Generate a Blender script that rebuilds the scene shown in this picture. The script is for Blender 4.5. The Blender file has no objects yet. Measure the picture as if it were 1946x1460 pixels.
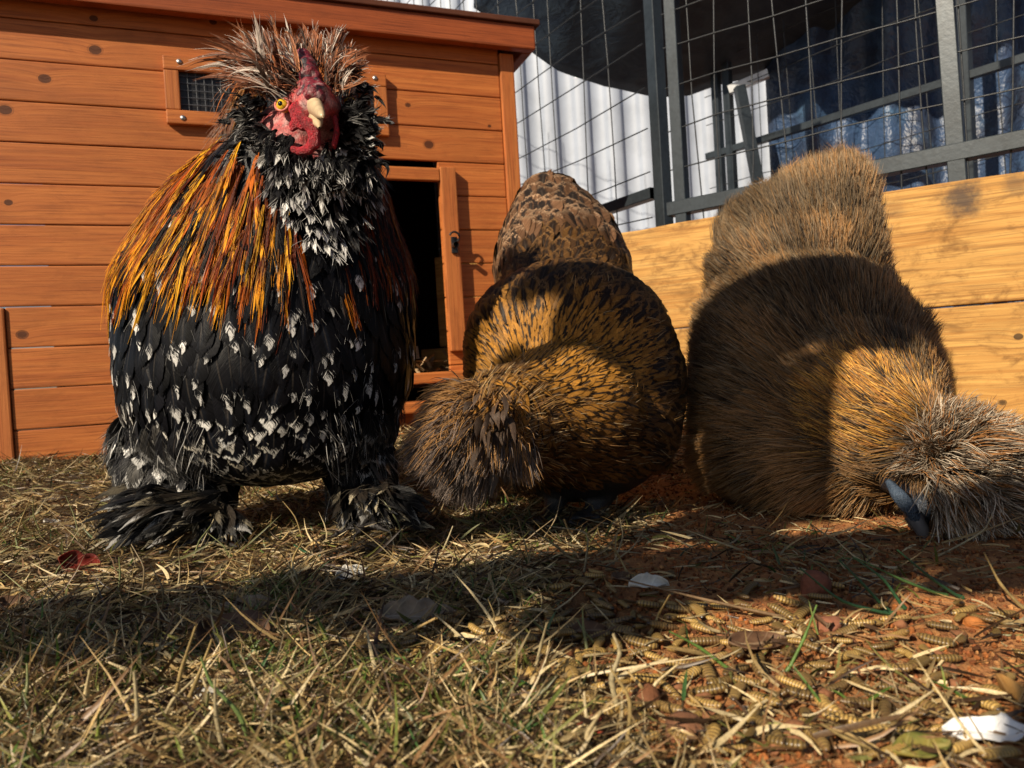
import bpy, math, random
import numpy as np
from mathutils import Vector, Matrix
from mathutils.bvhtree import BVHTree

rng = np.random.default_rng(7)
random.seed(7)
S = bpy.context.scene
COL = S.collection

# ------------------------------------------------------------------ camera
FPX, CX, CY = 1400.0, 973.0, 730.0          # focal length in photo pixels, photo centre
CAM_H, ROLL, PITCH = 0.15, 0.06, math.atan(26 / 1400.0)
fwd = np.array([0, math.cos(PITCH), -math.sin(PITCH)])
up0 = np.array([0, math.sin(PITCH), math.cos(PITCH)])
xr = np.array([1.0, 0, 0])
cr, sr = math.cos(ROLL), math.sin(ROLL)
RGT = cr * xr - sr * up0
UPV = cr * up0 + sr * xr
CAMP = np.array([0, 0, CAM_H])
cam = bpy.data.cameras.new('camera')
camo = bpy.data.objects.new('camera', cam)
COL.objects.link(camo)
camo.matrix_world = Matrix(((RGT[0], UPV[0], -fwd[0], 0), (RGT[1], UPV[1], -fwd[1], 0), (RGT[2], UPV[2], -fwd[2], CAM_H), (0, 0, 0, 1)))
cam.sensor_width = 36
cam.lens = 36 * FPX / 1946.0
cam.clip_start = 0.02
cam.clip_end = 400
cam.dof.use_dof = True
cam.dof.focus_distance = 0.60
cam.dof.aperture_fstop = 15.0
S.camera = camo

# ------------------------------------------------------------------ light
SUN = np.array([-0.55, -0.62, 0.56]); SUN /= np.linalg.norm(SUN)
w = bpy.data.worlds.new('World'); S.world = w; w.use_nodes = True
wn = w.node_tree; bg = wn.nodes['Background']
sky = wn.nodes.new('ShaderNodeTexSky'); sky.sky_type = 'NISHITA'; sky.sun_disc = False
sky.sun_elevation = math.asin(SUN[2]); sky.sun_rotation = math.atan2(SUN[0], SUN[1])
wn.links.new(sky.outputs[0], bg.inputs[0]); bg.inputs[1].default_value = 0.05
sl = bpy.data.lights.new('sun', 'SUN'); sl.energy = 5.0; sl.angle = math.radians(0.5); sl.color = (1.0, 0.86, 0.66)
so = bpy.data.objects.new('sun', sl); COL.objects.link(so)
so.rotation_euler = Vector(SUN).to_track_quat('Z', 'Y').to_euler()
S.view_settings.view_transform = 'Standard'; S.view_settings.look = 'None'
S.view_settings.gamma = 1.0; S.view_settings.use_curve_mapping = False
S.view_settings.exposure = 0.5
try:
    S.cycles.transparent_max_bounces = 12; S.cycles.max_bounces = 5; S.cycles.diffuse_bounces = 3
except Exception:
    pass

# ------------------------------------------------------------------ helpers
def ray(px, py):
    return fwd + (px - CX) / FPX * RGT + (CY - py) / FPX * UPV
def W(px, py, Y):
    """the point seen at photo pixel (px, py) that lies Y metres in front"""
    d = ray(px, py)
    return CAMP + d * (Y / d[1])
def proj(P):
    P = np.asarray(P) - CAMP
    z = P @ fwd
    return CX + FPX * (P @ RGT) / z, CY - FPX * (P @ UPV) / z
def hit(px, py, p0, n):
    d = ray(px, py)
    return CAMP + d * (np.dot(np.asarray(p0) - CAMP, n) / np.dot(d, n))
def norm(a):
    return a / np.maximum(np.linalg.norm(a, axis=-1, keepdims=True), 1e-9)
def sstep(a, b, x):
    t = np.clip((x - a) / (b - a), 0, 1)
    return t * t * (3 - 2 * t)

_perm = rng.random((64, 64))
def vnoise(x, y, s=1.0):
    x = np.asarray(x, float) * s + 1000.3; y = np.asarray(y, float) * s + 1000.7
    xi = np.floor(x).astype(int); yi = np.floor(y).astype(int)
    fx = x - xi; fy = y - yi
    fx = fx * fx * (3 - 2 * fx); fy = fy * fy * (3 - 2 * fy)
    g = lambda a, b: _perm[a % 64, b % 64]
    return (g(xi, yi) * (1 - fx) + g(xi + 1, yi) * fx) * (1 - fy) + (g(xi, yi + 1) * (1 - fx) + g(xi + 1, yi + 1) * fx) * fy
def ground_z(x, y):
    x = np.asarray(x, float); y = np.asarray(y, float)
    rise = sstep(0.78, 1.35, y) * (0.05 - 0.028 * sstep(-0.3, 0.6, x))
    b = (vnoise(x, y, 5) - .5) * .014 + (vnoise(x, y, 17) - .5) * .007 + (vnoise(x, y, 60) - .5) * .0028
    return rise + b * np.clip(y * 2.2, .35, 1)

def tag(o, label=None, cat=None, group=None, kind=None):
    if label: o['label'] = label
    if cat: o['category'] = cat
    if group: o['group'] = group
    if kind: o['kind'] = kind
    return o
def link(name, data, parent=None, mat=None, smooth=False):
    o = bpy.data.objects.new(name, data); COL.objects.link(o)
    if parent is not None: o.parent = parent
    if mat is not None and not data.materials: data.materials.append(mat)
    if smooth and hasattr(data, 'polygons'):
        data.polygons.foreach_set('use_smooth', [True] * len(data.polygons))
    return o
def empty(name, loc=(0, 0, 0), rz=0.0):
    o = bpy.data.objects.new(name, None); COL.objects.link(o)
    o.location = loc; o.rotation_euler = (0, 0, rz); o.empty_display_size = .05
    return o
def mesh_np(name, V, F, smooth=False):
    V = np.asarray(V, np.float32).reshape(-1, 3); F = np.asarray(F, np.int32)
    me = bpy.data.meshes.new(name)
    me.vertices.add(len(V)); me.vertices.foreach_set('co', V.ravel())
    k = F.shape[1]
    me.loops.add(F.size); me.loops.foreach_set('vertex_index', F.ravel())
    me.polygons.add(len(F)); me.polygons.foreach_set('loop_start', np.arange(0, F.size, k, dtype=np.int32))
    me.polygons.foreach_set('use_smooth', np.full(len(F), smooth))
    me.update(calc_edges=True)
    return me
def vcol(me, name, arr):
    a = me.attributes.new(name, 'FLOAT_COLOR', 'POINT')
    arr = np.asarray(arr, np.float32)
    if arr.shape[-1] == 3: arr = np.concatenate([arr, np.ones(arr.shape[:-1] + (1,), np.float32)], -1)
    a.data.foreach_set('color', arr.ravel())
def vvec(me, name, arr):
    a = me.attributes.new(name, 'FLOAT_VECTOR', 'POINT')
    a.data.foreach_set('vector', np.asarray(arr, np.float32).ravel())

def box(name, x0, x1, y0, y1, z0, z1, mat=None, parent=None, bev=0.0, wob=0.0, seg=1):
    import bmesh
    bm = bmesh.new()
    bmesh.ops.create_cube(bm, size=1)
    for v in bm.verts:
        v.co = Vector((x0 if v.co.x < 0 else x1, y0 if v.co.y < 0 else y1, z0 if v.co.z < 0 else z1))
    if seg > 1:
        es = [e for e in bm.edges if abs((e.verts[0].co - e.verts[1].co).x) > 1e-6 and abs((e.verts[0].co - e.verts[1].co).y) < 1e-6 and abs((e.verts[0].co - e.verts[1].co).z) < 1e-6]
        bmesh.ops.subdivide_edges(bm, edges=es, cuts=seg - 1, use_grid_fill=True)
    if wob:
        sx = random.random() * 50
        for v in bm.verts:
            q = (float(vnoise(v.co.x + sx, 3.1, 9)) - .5) * wob
            v.co.z += q * (1 if v.co.z > (z0 + z1) / 2 else .3); v.co.y += q * .3
    if bev:
        es = [e for e in bm.edges if e.calc_face_angle(0) > .5]
        bmesh.ops.bevel(bm, geom=es, offset=bev, segments=2, affect='EDGES', profile=.6)
    me = bpy.data.meshes.new(name); bm.to_mesh(me); bm.free()
    return link(name, me, parent, mat)

def tube_mesh(name, pts, rad, ns=6, cap=True):
    pts = np.asarray(pts, float); n = len(pts)
    rad = np.broadcast_to(np.asarray(rad, float), (n,))
    T = norm(np.gradient(pts, axis=0))
    a = np.array([0, 0, 1.0]) if abs(T[0][2]) < .8 else np.array([1.0, 0, 0])
    A = norm(np.cross(T, a)); B = np.cross(T, A)
    th = np.arange(ns) / ns * 2 * math.pi
    V = pts[:, None] + rad[:, None, None] * (np.cos(th)[None, :, None] * A[:, None] + np.sin(th)[None, :, None] * B[:, None])
    V = V.reshape(-1, 3)
    F = []
    for i in range(n - 1):
        for j in range(ns):
            k = (j + 1) % ns
            F.append((i * ns + j, i * ns + k, (i + 1) * ns + k, (i + 1) * ns + j))
    me = mesh_np(name, V, F, True)
    return me

# ---- node helper
class NT:
    def __init__(s, name):
        s.m = bpy.data.materials.new(name); s.m.use_nodes = True
        s.t = s.m.node_tree; s.t.nodes.clear()
        s.out = s.t.nodes.new('ShaderNodeOutputMaterial')
    def n(s, typ, **kw):
        nd = s.t.nodes.new('ShaderNode' + typ)
        ins = kw.pop('i', {})
        for k, v in kw.items(): setattr(nd, k, v)
        for k, v in ins.items(): s.put(nd.inputs[k], v)
        return nd
    def put(s, sock, v):
        if hasattr(v, 'is_output') or isinstance(v, bpy.types.NodeSocket): s.t.links.new(v, sock)
        else:
            if isinstance(v, (tuple, list)) and len(v) == 3 and sock.type == 'RGBA': v = (*v, 1)
            sock.default_value = v
    def math(s, op, a, b=0.0, c=0.0, clamp=False):
        nd = s.n('Math', operation=op, use_clamp=clamp, i={0: a, 1: b, 2: c}); return nd.outputs[0]
    def attr(s, name, out='Color'):
        return s.n('Attribute', attribute_name=name).outputs[out]
    def xyz(s, v):
        return s.n('SeparateXYZ', i={0: v}).outputs
    def vec(s, x, y, z):
        return s.n('CombineXYZ', i={0: x, 1: y, 2: z}).outputs[0]
    def noise(s, vec, scale=5, detail=3, rough=.5, dist=0, out=0):
        return s.n('TexNoise', i={'Vector': vec, 'Scale': scale, 'Detail': detail, 'Roughness': rough, 'Distortion': dist}).outputs[out]
    def ss(s, a, b, x):
        return s.n('MapRange', interpolation_type='SMOOTHSTEP', i={0: x, 1: a, 2: b, 3: 0.0, 4: 1.0}).outputs[0]
    def mix(s, f, a, b, mode='MIX'):
        nd = s.n('Mix', data_type='RGBA', blend_type=mode)
        s.put(nd.inputs[0], f); s.put(nd.inputs[6], a); s.put(nd.inputs[7], b)
        return nd.outputs[2]
    def scale(s, v, f):
        return s.n('VectorMath', operation='MULTIPLY', i={0: v, 1: f}).outputs[0]
    def pbsdf(s, color, rough=.6, spec=.5, bump=None, bstr=.3, bdist=.002, **kw):
        p = s.n('BsdfPrincipled', i={'Base Color': color, 'Roughness': rough, 'Specular IOR Level': spec})
        for k, v in kw.items(): s.put(p.inputs[k.replace('_', ' ')], v)
        if bump is not None:
            b = s.n('Bump', i={'Strength': bstr, 'Distance': bdist, 'Height': bump})
            s.t.links.new(b.outputs[0], p.inputs['Normal'])
        return p
    def done(s, p):
        s.t.links.new(p.outputs[0], s.out.inputs[0]); return s.m

# ------------------------------------------------------------------ materials
def m_wood(name, c1, c2, cdark, grain_axis='x', knots=(), gscale=1.0, rough=.6, spot=None, blot=.25):
    t = NT(name)
    co = t.n('TexCoord').outputs['Object']
    rnd = t.n('ObjectInfo').outputs['Random']
    x, y, z = t.xyz(co)
    if grain_axis == 'z': x, z = z, x
    off = t.math('MULTIPLY', rnd, 37.0)
    # knot field bends the grain
    km = None; bend = None
    for (kx, kz, r) in knots:
        dx = t.math('SUBTRACT', x, kx); dz = t.math('SUBTRACT', z, kz)
        d = t.math('SQRT', t.math('ADD', t.math('MULTIPLY', dx, t.math('MULTIPLY', dx, .8)), t.math('MULTIPLY', dz, t.math('MULTIPLY', dz, 1.3))))
        k = t.math('SUBTRACT', 1.0, t.ss(r * .62, r * .95, t.math('ADD', d, t.math('MULTIPLY', t.math('SINE', t.math('MULTIPLY', d, 2200.0)), r * .12))))
        h = t.math('MULTIPLY', t.math('EXPONENT', t.math('MULTIPLY', d, -1.0 / (r * 2.0))), .011)
        km = k if km is None else t.math('MAXIMUM', km, k)
        bend = h if bend is None else t.math('ADD', bend, h)
    if bend is not None: z2 = t.math('ADD', z, bend)
    else: z2 = z
    v1 = t.vec(t.math('MULTIPLY', x, 1.3), t.math('ADD', t.math('MULTIPLY', y, 20), off), t.math('MULTIPLY', z2, 30.0))
    g1 = t.noise(v1, 3.2 * gscale, 4, .62, .9)
    v2 = t.vec(t.math('MULTIPLY', x, 6.0), off, t.math('MULTIPLY', z2, 260.0))
    g2 = t.noise(v2, 1.6 * gscale, 3, .6)
    v3 = t.vec(t.math('MULTIPLY', x, 3.0), off, t.math('MULTIPLY', z, 6.0))
    g3 = t.noise(v3, 2.0, 4, .65)
    c = t.mix(t.ss(.3, .72, g1), c1, c2)
    c = t.mix(t.math('MULTIPLY', t.ss(.46, .72, g2), .62), c, cdark)
    c = t.mix(t.math('MULTIPLY', t.ss(.45, .8, g3), .45), c, tuple(a * .55 for a in c1))
    c = t.mix(t.math('MULTIPLY', rnd, .28), c, tuple(a * .62 for a in c2))
    g5 = t.noise(t.vec(t.math('MULTIPLY', x, 9.0), off, t.math('MULTIPLY', z, 16.0)), 2.2, 5, .7, .6)
    c = t.mix(t.math('MULTIPLY', t.ss(.48, .72, g5), blot), c, tuple(a * .45 for a in c2))
    if km is not None: c = t.mix(t.math('MULTIPLY', km, .86), c, tuple(a * .25 for a in cdark))
    if spot:
        for (sx, sz, r, st) in spot:
            dx = t.math('SUBTRACT', x, sx); dz = t.math('SUBTRACT', z, sz)
            d = t.math('SQRT', t.math('ADD', t.math('MULTIPLY', dx, dx), t.math('MULTIPLY', dz, dz)))
            nz = t.noise(t.scale(co, (1, 1, 1)), 60, 4, .7)
            d = t.math('ADD', d, t.math('MULTIPLY', t.math('SUBTRACT', nz, .5), r * 1.3))
            c = t.mix(t.math('MULTIPLY', t.math('SUBTRACT', 1.0, t.ss(r * .2, r * 1.2, d)), st), c, (.028, .025, .03))
    hgt = t.math('ADD', t.math('MULTIPLY', g2, .6), t.math('MULTIPLY', g1, .5))
    return t.done(t.pbsdf(c, t.math('ADD', rough - .1, t.math('MULTIPLY', g1, .25)), .35, hgt, .5, .0015))

def m_simple(name, c, rough=.5, spec=.5, metal=0.0, nscale=60, var=.35, bstr=.2, bdist=.001, **kw):
    t = NT(name)
    co = t.n('TexCoord').outputs['Object']
    n1 = t.noise(co, nscale, 4, .6)
    n2 = t.noise(co, nscale * .13, 3, .6)
    f = t.math('MULTIPLY', t.math('ADD', t.ss(.35, .75, n1), t.ss(.4, .7, n2)), .5)
    cc = t.mix(f, c, tuple(a * (1 - var) for a in c))
    return t.done(t.pbsdf(cc, rough, spec, n1, bstr, bdist, Metallic=metal, **kw))

def m_feather():
    t = NT('feather_barbs')
    u, v, r = t.xyz(t.attr('fuv', 'Vector'))
    sw, ts, tc = t.xyz(t.attr('fp', 'Vector'))
    L = t.attr('fl', 'Fac')
    au = t.math('ABSOLUTE', u)
    r50 = t.math('MULTIPLY', r, 91.0)
    n1 = t.noise(t.vec(t.math('MULTIPLY', u, 1.6), t.math('MULTIPLY', v, 4.0), r50), 1.6, 3, .65)
    n1c = t.math('SUBTRACT', n1, .5)
    vv = t.math('SUBTRACT', t.math('MULTIPLY', v, L), t.math('MULTIPLY', au, .55))
    barb = t.noise(t.vec(t.math('MULTIPLY', u, .5), t.math('MULTIPLY', vv, 15.0), r50), 1.0, 3, .72)
    sm = t.math('SUBTRACT', 1.0, t.ss(-.14, .14, t.math('ADD', t.math('SUBTRACT', au, sw), t.math('MULTIPLY', n1c, .5))))
    tipx = t.math('SUBTRACT', t.math('ADD', v, t.math('MULTIPLY', n1c, .34)), t.math('MULTIPLY', t.math('MULTIPLY', u, u), tc))
    bt = t.math('MULTIPLY', t.math('SUBTRACT', barb, .5), .75)
    tm = t.ss(-.05, .05, t.math('SUBTRACT', t.math('ADD', tipx, bt), ts))
    c = t.mix(sm, t.attr('c0'), t.attr('c1'))
    c = t.mix(tm, c, t.attr('c2'))
    # pale quill
    q = t.math('SUBTRACT', 1.0, t.ss(.03, .09, au))
    q = t.math('MULTIPLY', q, t.math('SUBTRACT', 1.0, t.ss(.5, .9, v)))
    c = t.mix(t.math('MULTIPLY', q, .10), c, (.25, .2, .15))
    bm_ = t.math('ADD', .5, t.math('MULTIPLY', t.ss(.28, .72, barb), .85))
    c = t.mix(1.0, c, t.vec(bm_, bm_, bm_), 'MULTIPLY')
    p = t.pbsdf(c, t.math('ADD', .25, t.math('MULTIPLY', barb, .3)), .10, barb, .6, .0005)
    # ragged edge where the barbs part
    edge = t.math('ADD', au, t.math('MULTIPLY', t.math('SUBTRACT', barb, .5), 1.5))
    edge = t.math('ADD', edge, t.math('MULTIPLY', t.ss(.7, 1.0, v), .75))
    al = t.ss(1.02, 1.12, edge)
    tr = t.n('BsdfTransparent')
    mx = t.n('MixShader'); t.put(mx.inputs[0], al)
    t.t.links.new(p.outputs[0], mx.inputs[1]); t.t.links.new(tr.outputs[0], mx.inputs[2])
    return t.done(mx)

def m_hair(name='down_strands', rough=.45, tipl=1.5):
    t = NT(name)
    h = t.n('HairInfo')
    c = t.attr('col')
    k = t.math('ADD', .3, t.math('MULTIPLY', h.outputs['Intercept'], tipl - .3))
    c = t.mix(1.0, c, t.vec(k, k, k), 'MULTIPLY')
    p = t.pbsdf(c, rough, .22)
    return t.done(p)

def m_vcol(name, rough=.6, spec=.4, nscale=400, var=.5, bstr=.3, bdist=.0006, sub=0.0, tex='Object', **kw):
    t = NT(name)
    co = t.n('TexCoord').outputs[tex]
    n = t.noise(co, nscale, 4, .65)
    k = t.math('ADD', 1 - var * .5, t.math('MULTIPLY', t.math('SUBTRACT', n, .5), var * 2))
    c = t.mix(1.0, t.attr('col'), t.vec(k, k, k), 'MULTIPLY')
    p = t.pbsdf(c, rough, spec, n, bstr, bdist, **kw)
    if sub:
        tl = t.n('BsdfTranslucent', i={'Color': c}); mx = t.n('MixShader', i={0: sub})
        t.t.links.new(p.outputs[0], mx.inputs[1]); t.t.links.new(tl.outputs[0], mx.inputs[2])
        return t.done(mx)
    return t.done(p)

MF = m_feather()
MH = m_hair()
M_SKINV = m_vcol('bird_skin', .42, .5, 500, .9, .9, .0012)
M_GRASS = m_vcol('dry_and_green_blades', .42, .4, 900, .6, .1, .0002, sub=.15)

# ------------------------------------------------------------------ geometry: strips (blades, feathers) and strands
def strips(P, Wd, Sd, Nm, ridge=.12, across=3):
    """P (N,K,3) centre line, Wd (N,K) half width, Sd (N,K,3) side, Nm (N,K,3) normal -> verts, faces, u, v"""
    N, K, _ = P.shape
    us = np.linspace(-1, 1, across)
    V = P[:, :, None] + us[None, None, :, None] * Wd[:, :, None, None] * Sd[:, :, None] + ((1 - us ** 2)[None, None, :, None] * ridge * Wd[:, :, None, None]) * Nm[:, :, None]
    idx = np.arange(N * K * across).reshape(N, K, across)
    F = np.stack([idx[:, :-1, :-1], idx[:, :-1, 1:], idx[:, 1:, 1:], idx[:, 1:, :-1]], -1).reshape(-1, 4)
    U = np.broadcast_to(us[None, None, :], (N, K, across)); Vv = np.broadcast_to(np.linspace(0, 1, K)[None, :, None], (N, K, across))
    return V.reshape(-1, 3), F, U.ravel(), Vv.ravel()

def hair_obj(name, P, R, C, parent, mat=None):
    N, K, _ = P.shape
    hc = bpy.data.hair_curves.new(name)
    hc.add_curves([K] * N)
    hc.points.foreach_set('position', P.astype(np.float32).ravel())
    a = hc.attributes.get('radius') or hc.attributes.new('radius', 'FLOAT', 'POINT')
    a.data.foreach_set('value', R.astype(np.float32).ravel())
    a = hc.attributes.new('col', 'FLOAT_COLOR', 'CURVE')
    a.data.foreach_set('color', np.concatenate([C, np.ones((N, 1))], 1).astype(np.float32).ravel())
    hc.materials.append(mat or MH)
    o = bpy.data.objects.new(name, hc); COL.objects.link(o); o.parent = parent
    o['kind'] = 'stuff'
    return o

# ---- bodies: blobs fused by voxel remesh into ONE continuous mesh
_ico = None
def body_mesh(name, blobs, voxel=.005, smooth=10):
    """blobs: (centre xyz, radii xyz)"""
    global _ico
    if _ico is None:
        import bmesh
        bm = bmesh.new(); bmesh.ops.create_icosphere(bm, subdivisions=3, radius=1)
        v = np.array([q.co[:] for q in bm.verts]); f = np.array([[l.index for l in q.verts] for q in bm.faces]); bm.free()
        _ico = (v, f)
    v, f = _ico
    V = np.concatenate([v * np.asarray(r) + np.asarray(c) for c, r in blobs])
    F = np.concatenate([f + i * len(v) for i in range(len(blobs))])
    me = mesh_np(name, V, F)
    o = bpy.data.objects.new('tmp', me); COL.objects.link(o)
    m = o.modifiers.new('r', 'REMESH'); m.mode = 'VOXEL'; m.voxel_size = voxel
    m = o.modifiers.new('s', 'SMOOTH'); m.iterations = smooth; m.factor = .5
    dg = bpy.context.evaluated_depsgraph_get(); dg.update()
    out = bpy.data.meshes.new_from_object(o.evaluated_get(dg))
    out.name = name
    bpy.data.objects.remove(o); bpy.data.meshes.remove(me)
    out.polygons.foreach_set('use_smooth', [True] * len(out.polygons))
    return out
def chain(keys, n=6):
    out = []
    for a, b in zip(keys[:-1], keys[1:]):
        for i in range(n):
            t = i / n
            out.append(tuple(np.array(a, float) * (1 - t) + np.array(b, float) * t))
    out.append(tuple(map(float, keys[-1])))
    return out
def blobs_px(keys, n=6):
    """keys (px, py, Y, rx_px, rz_px, ry_metres) read off the photograph at distance Y"""
    r = []
    for (px, py, Y, rx, rz, ry) in (chain(keys, n) if len(keys) > 1 else keys):
        r.append((W(px, py, Y), (rx * Y / FPX, ry, rz * Y / FPX)))
    return r

class Surf:
    def __init__(s, me):
        me.calc_loop_triangles()
        n = len(me.vertices); s.V = np.empty(n * 3); me.vertices.foreach_get('co', s.V); s.V = s.V.reshape(-1, 3)
        m = len(me.loop_triangles); s.T = np.empty(m * 3, np.int32); me.loop_triangles.foreach_get('vertices', s.T); s.T = s.T.reshape(-1, 3)
        s.N = np.empty(n * 3); me.vertices.foreach_get('normal', s.N); s.N = s.N.reshape(-1, 3)
        s.bvh = BVHTree.FromPolygons(s.V.tolist(), s.T.tolist())
        a, b, c = s.V[s.T[:, 0]], s.V[s.T[:, 1]], s.V[s.T[:, 2]]
        s.A = np.linalg.norm(np.cross(b - a, c - a), axis=1) * .5
    def sample(s, n, seed=0):
        g = np.random.default_rng(seed)
        i = g.choice(len(s.T), n, p=s.A / s.A.sum())
        u, v = g.random(n), g.random(n); k = u + v > 1; u[k] = 1 - u[k]; v[k] = 1 - v[k]
        w_ = 1 - u - v
        t = s.T[i]
        P = s.V[t[:, 0]] * w_[:, None] + s.V[t[:, 1]] * u[:, None] + s.V[t[:, 2]] * v[:, None]
        Nn = norm(s.N[t[:, 0]] * w_[:, None] + s.N[t[:, 1]] * u[:, None] + s.N[t[:, 2]] * v[:, None])
        return P, Nn
    def spaced(s, n, r, seed=0):
        """points at least r apart (r scalar or function of P)"""
        P, Nn = s.sample(n, seed)
        rr = r(P) if callable(r) else np.full(len(P), r)
        cell = float(rr.max()); grid = {}; keep = []
        for i in range(len(P)):
            p = P[i]; k = tuple((p / cell).astype(int)); ok = True
            for a in (-1, 0, 1):
                for b in (-1, 0, 1):
                    for c in (-1, 0, 1):
                        for j in grid.get((k[0] + a, k[1] + b, k[2] + c), ()):
                            if ((P[j] - p) ** 2).sum() < rr[i] ** 2: ok = False; break
                        if not ok: break
                    if not ok: break
                if not ok: break
            if ok: grid.setdefault(k, []).append(i); keep.append(i)
        return P[keep], Nn[keep]

def tangent(D, N):
    return norm(D - (D * N).sum(-1, keepdims=True) * N)

def feather_paths(sf, P, N, D, L, K=8, lift=(.001, .006), grav=0.0, flow=None):
    """centre lines that lie on the body; D initial direction, L lengths"""
    n = len(P); out = np.empty((n, K, 3)); nn = np.empty((n, K, 3))
    lift = np.asarray(lift, float)
    if lift.ndim == 1: lift = np.broadcast_to(lift, (n, 2))
    for i in range(n):
        p = Vector(P[i]); d = Vector(D[i]); no = Vector(N[i]); st = L[i] / (K - 1)
        for k in range(K):
            t = k / (K - 1)
            off = lift[i][0] * (1 - t) + lift[i][1] * t
            q = p + no * off
            out[i, k] = q; nn[i, k] = no
            if k < K - 1:
                if flow is not None:
                    d = d * .7 + Vector(flow(np.array(p))) * .3
                if grav: d = d + Vector((0, 0, -grav))
                d = d - no * d.dot(no); d.normalize()
                r = sf.bvh.find_nearest(p + d * st)
                if r[0] is not None:
                    p = r[0]; n2 = r[1]
                    if n2.dot(no) > 0: no = (no * .5 + n2 * .5).normalized()
    return out, nn

PROF = {
    'broad': np.array([.3, .72, .95, 1.05, 1.06, .96, .70, .14]),
    'round': np.array([.3, .78, 1.0, 1.12, 1.12, 1.0, .74, .15]),
    'hackle': np.array([.45, .8, .97, 1, .9, .7, .42, .05]),
    'spike': np.array([.6, .95, 1, .9, .74, .55, .32, .04]),
}
def feathers(name, Pc, Nm, half, prof, c0, c1, c2, fp, parent, solo=0, ridge=.2, twist=.25, fl=None, soloname=None, jit=.0006):
    """build feathers from centre lines. The `solo` largest are parts of their own, the rest one joined part."""
    n, K, _ = Pc.shape
    T = norm(np.gradient(Pc, axis=1))
    Sd = norm(np.cross(T, Nm))
    tw = rng.normal(0, twist, n)[:, None, None]
    Sd2 = norm(Sd * np.cos(tw) + Nm * np.sin(tw)); Nm2 = np.cross(Sd2, T)
    Wd = half[:, None] * PROF[prof][None, :]
    Pc = Pc + Nm * rng.random(n)[:, None, None] * jit
    rr = rng.random(n)
    L = np.linalg.norm(np.diff(Pc, axis=1), axis=2).sum(1)
    flv = L / (2 * half) if fl is None else np.full(n, fl)
    def build(sel, nm, kind=None):
        V, F, U, Vv = strips(Pc[sel], Wd[sel], Sd2[sel], Nm2[sel], ridge)
        me = mesh_np(nm, V, F, True)
        m = K * 3
        rep = lambda a: np.repeat(a[sel], m, axis=0)
        vvec(me, 'fuv', np.stack([U, Vv, rep(rr)], 1))
        vvec(me, 'fp', rep(fp)); vcol(me, 'c0', rep(c0)); vcol(me, 'c1', rep(c1)); vcol(me, 'c2', rep(c2))
        a = me.attributes.new('fl', 'FLOAT', 'POINT'); a.data.foreach_set('value', rep(flv).astype(np.float32))
        o = link(nm, me, parent, MF)
        if kind: o['kind'] = kind
        return o
    order = np.argsort(-(L * half) * (Pc[:, 3, 1] < Pc[:, :, 1].mean()).astype(float))
    if solo:
        for i in order[:solo]: build(np.array([i]), soloname or 'feather')
        order = order[solo:]
    if len(order): build(np.sort(order), name, 'stuff')

def barbs(name, Pc, Nm, half, cr, ct, k, parent, spread=1.3, lift=.0008, r0=.00022, splay=.25, ks=5):
    """loose fine barbs that follow and slightly overrun the feathers"""
    n, K, _ = Pc.shape
    i = np.repeat(np.arange(n), k); m = len(i)
    T = norm(np.gradient(Pc, axis=1)); Sd = norm(np.cross(T, Nm))
    t0 = rng.uniform(.0, .65, m); ln = rng.uniform(.25, .5, m); u = rng.uniform(-1, 1, m) * spread
    tt = t0[:, None] + ln[:, None] * np.linspace(0, 1, ks)[None]
    f = np.clip(tt, 0, 1) * (K - 1); a = np.minimum(f.astype(int), K - 2); w_ = (f - a)[..., None]
    ii = i[:, None]
    L = np.linalg.norm(Pc[:, -1] - Pc[:, 0], axis=1)[i]
    C = Pc[ii, a] * (1 - w_) + Pc[ii, a + 1] * w_ + T[i, -1][:, None] * (np.maximum(tt - 1, 0) * L[:, None])[..., None]
    S_ = Sd[ii, a]; N_ = Nm[ii, a]
    off = (u * half[i] * .25)[:, None] + (u * (half[i] * .9 + splay * L * ln * .5))[:, None] * np.linspace(0, 1, ks)[None] ** .8
    Q = C + S_ * off[..., None] + N_ * (lift * (1 + rng.random(m)))[:, None, None] * (1 + np.linspace(0, 1, ks))[None, :, None]
    mixf = np.clip((t0 + ln * .7 - .45) * 3, 0, 1)[:, None]
    col = (cr[i] * (1 - mixf) + ct[i] * mixf) * rng.uniform(.6, 1.3, (m, 1))
    R = np.tile(np.linspace(r0, r0 * .25, ks), (m, 1))
    hair_obj(name, Q, R, col, parent)

def clumped(P, Nn, D, L, K=5, lift=.5, curl=.0, clump=.6, ncl=25, jitter=.18, grav=.3, seed=1):
    """fluffy strands; roots P, strand leans from the normal to D; tips drawn together in tufts"""
    g = np.random.default_rng(seed); n = len(P)
    d = norm(D * (1 - lift) + Nn * lift + g.normal(0, jitter, (n, 3)))
    t = np.linspace(0, 1, K)
    tip = norm(d + D * .35 * (1 - lift))
    path = P[:, None] + L[:, None, None] * (t[None, :, None] * d[:, None] + (t ** 2)[None, :, None] * (tip - d)[:, None] * .5)
    path[:, :, 2] -= (grav * L)[:, None] * (t ** 2)[None]
    if clump > 0:
        from mathutils.kdtree import KDTree
        ci = g.choice(n, max(1, n // ncl), replace=False)
        kd = KDTree(len(ci))
        for j, i in enumerate(ci): kd.insert(P[i], j)
        kd.balance()
        near = np.array([ci[kd.find(p)[1]] for p in P])
        tgt = path[near]
        wgt = (clump * (t ** 1.3))[None, :, None] * g.uniform(.3, 1, n)[:, None, None]
        path = path * (1 - wgt) + tgt * wgt
    if curl:
        ph = g.random(n) * 6.28; ax = norm(g.normal(0, 1, (n, 3)))
        path += (np.sin(ph[:, None] + t[None] * 5.0) - np.sin(ph)[:, None])[:, :, None] * ax[:, None] * (curl * L)[:, None, None]
    return path

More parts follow.
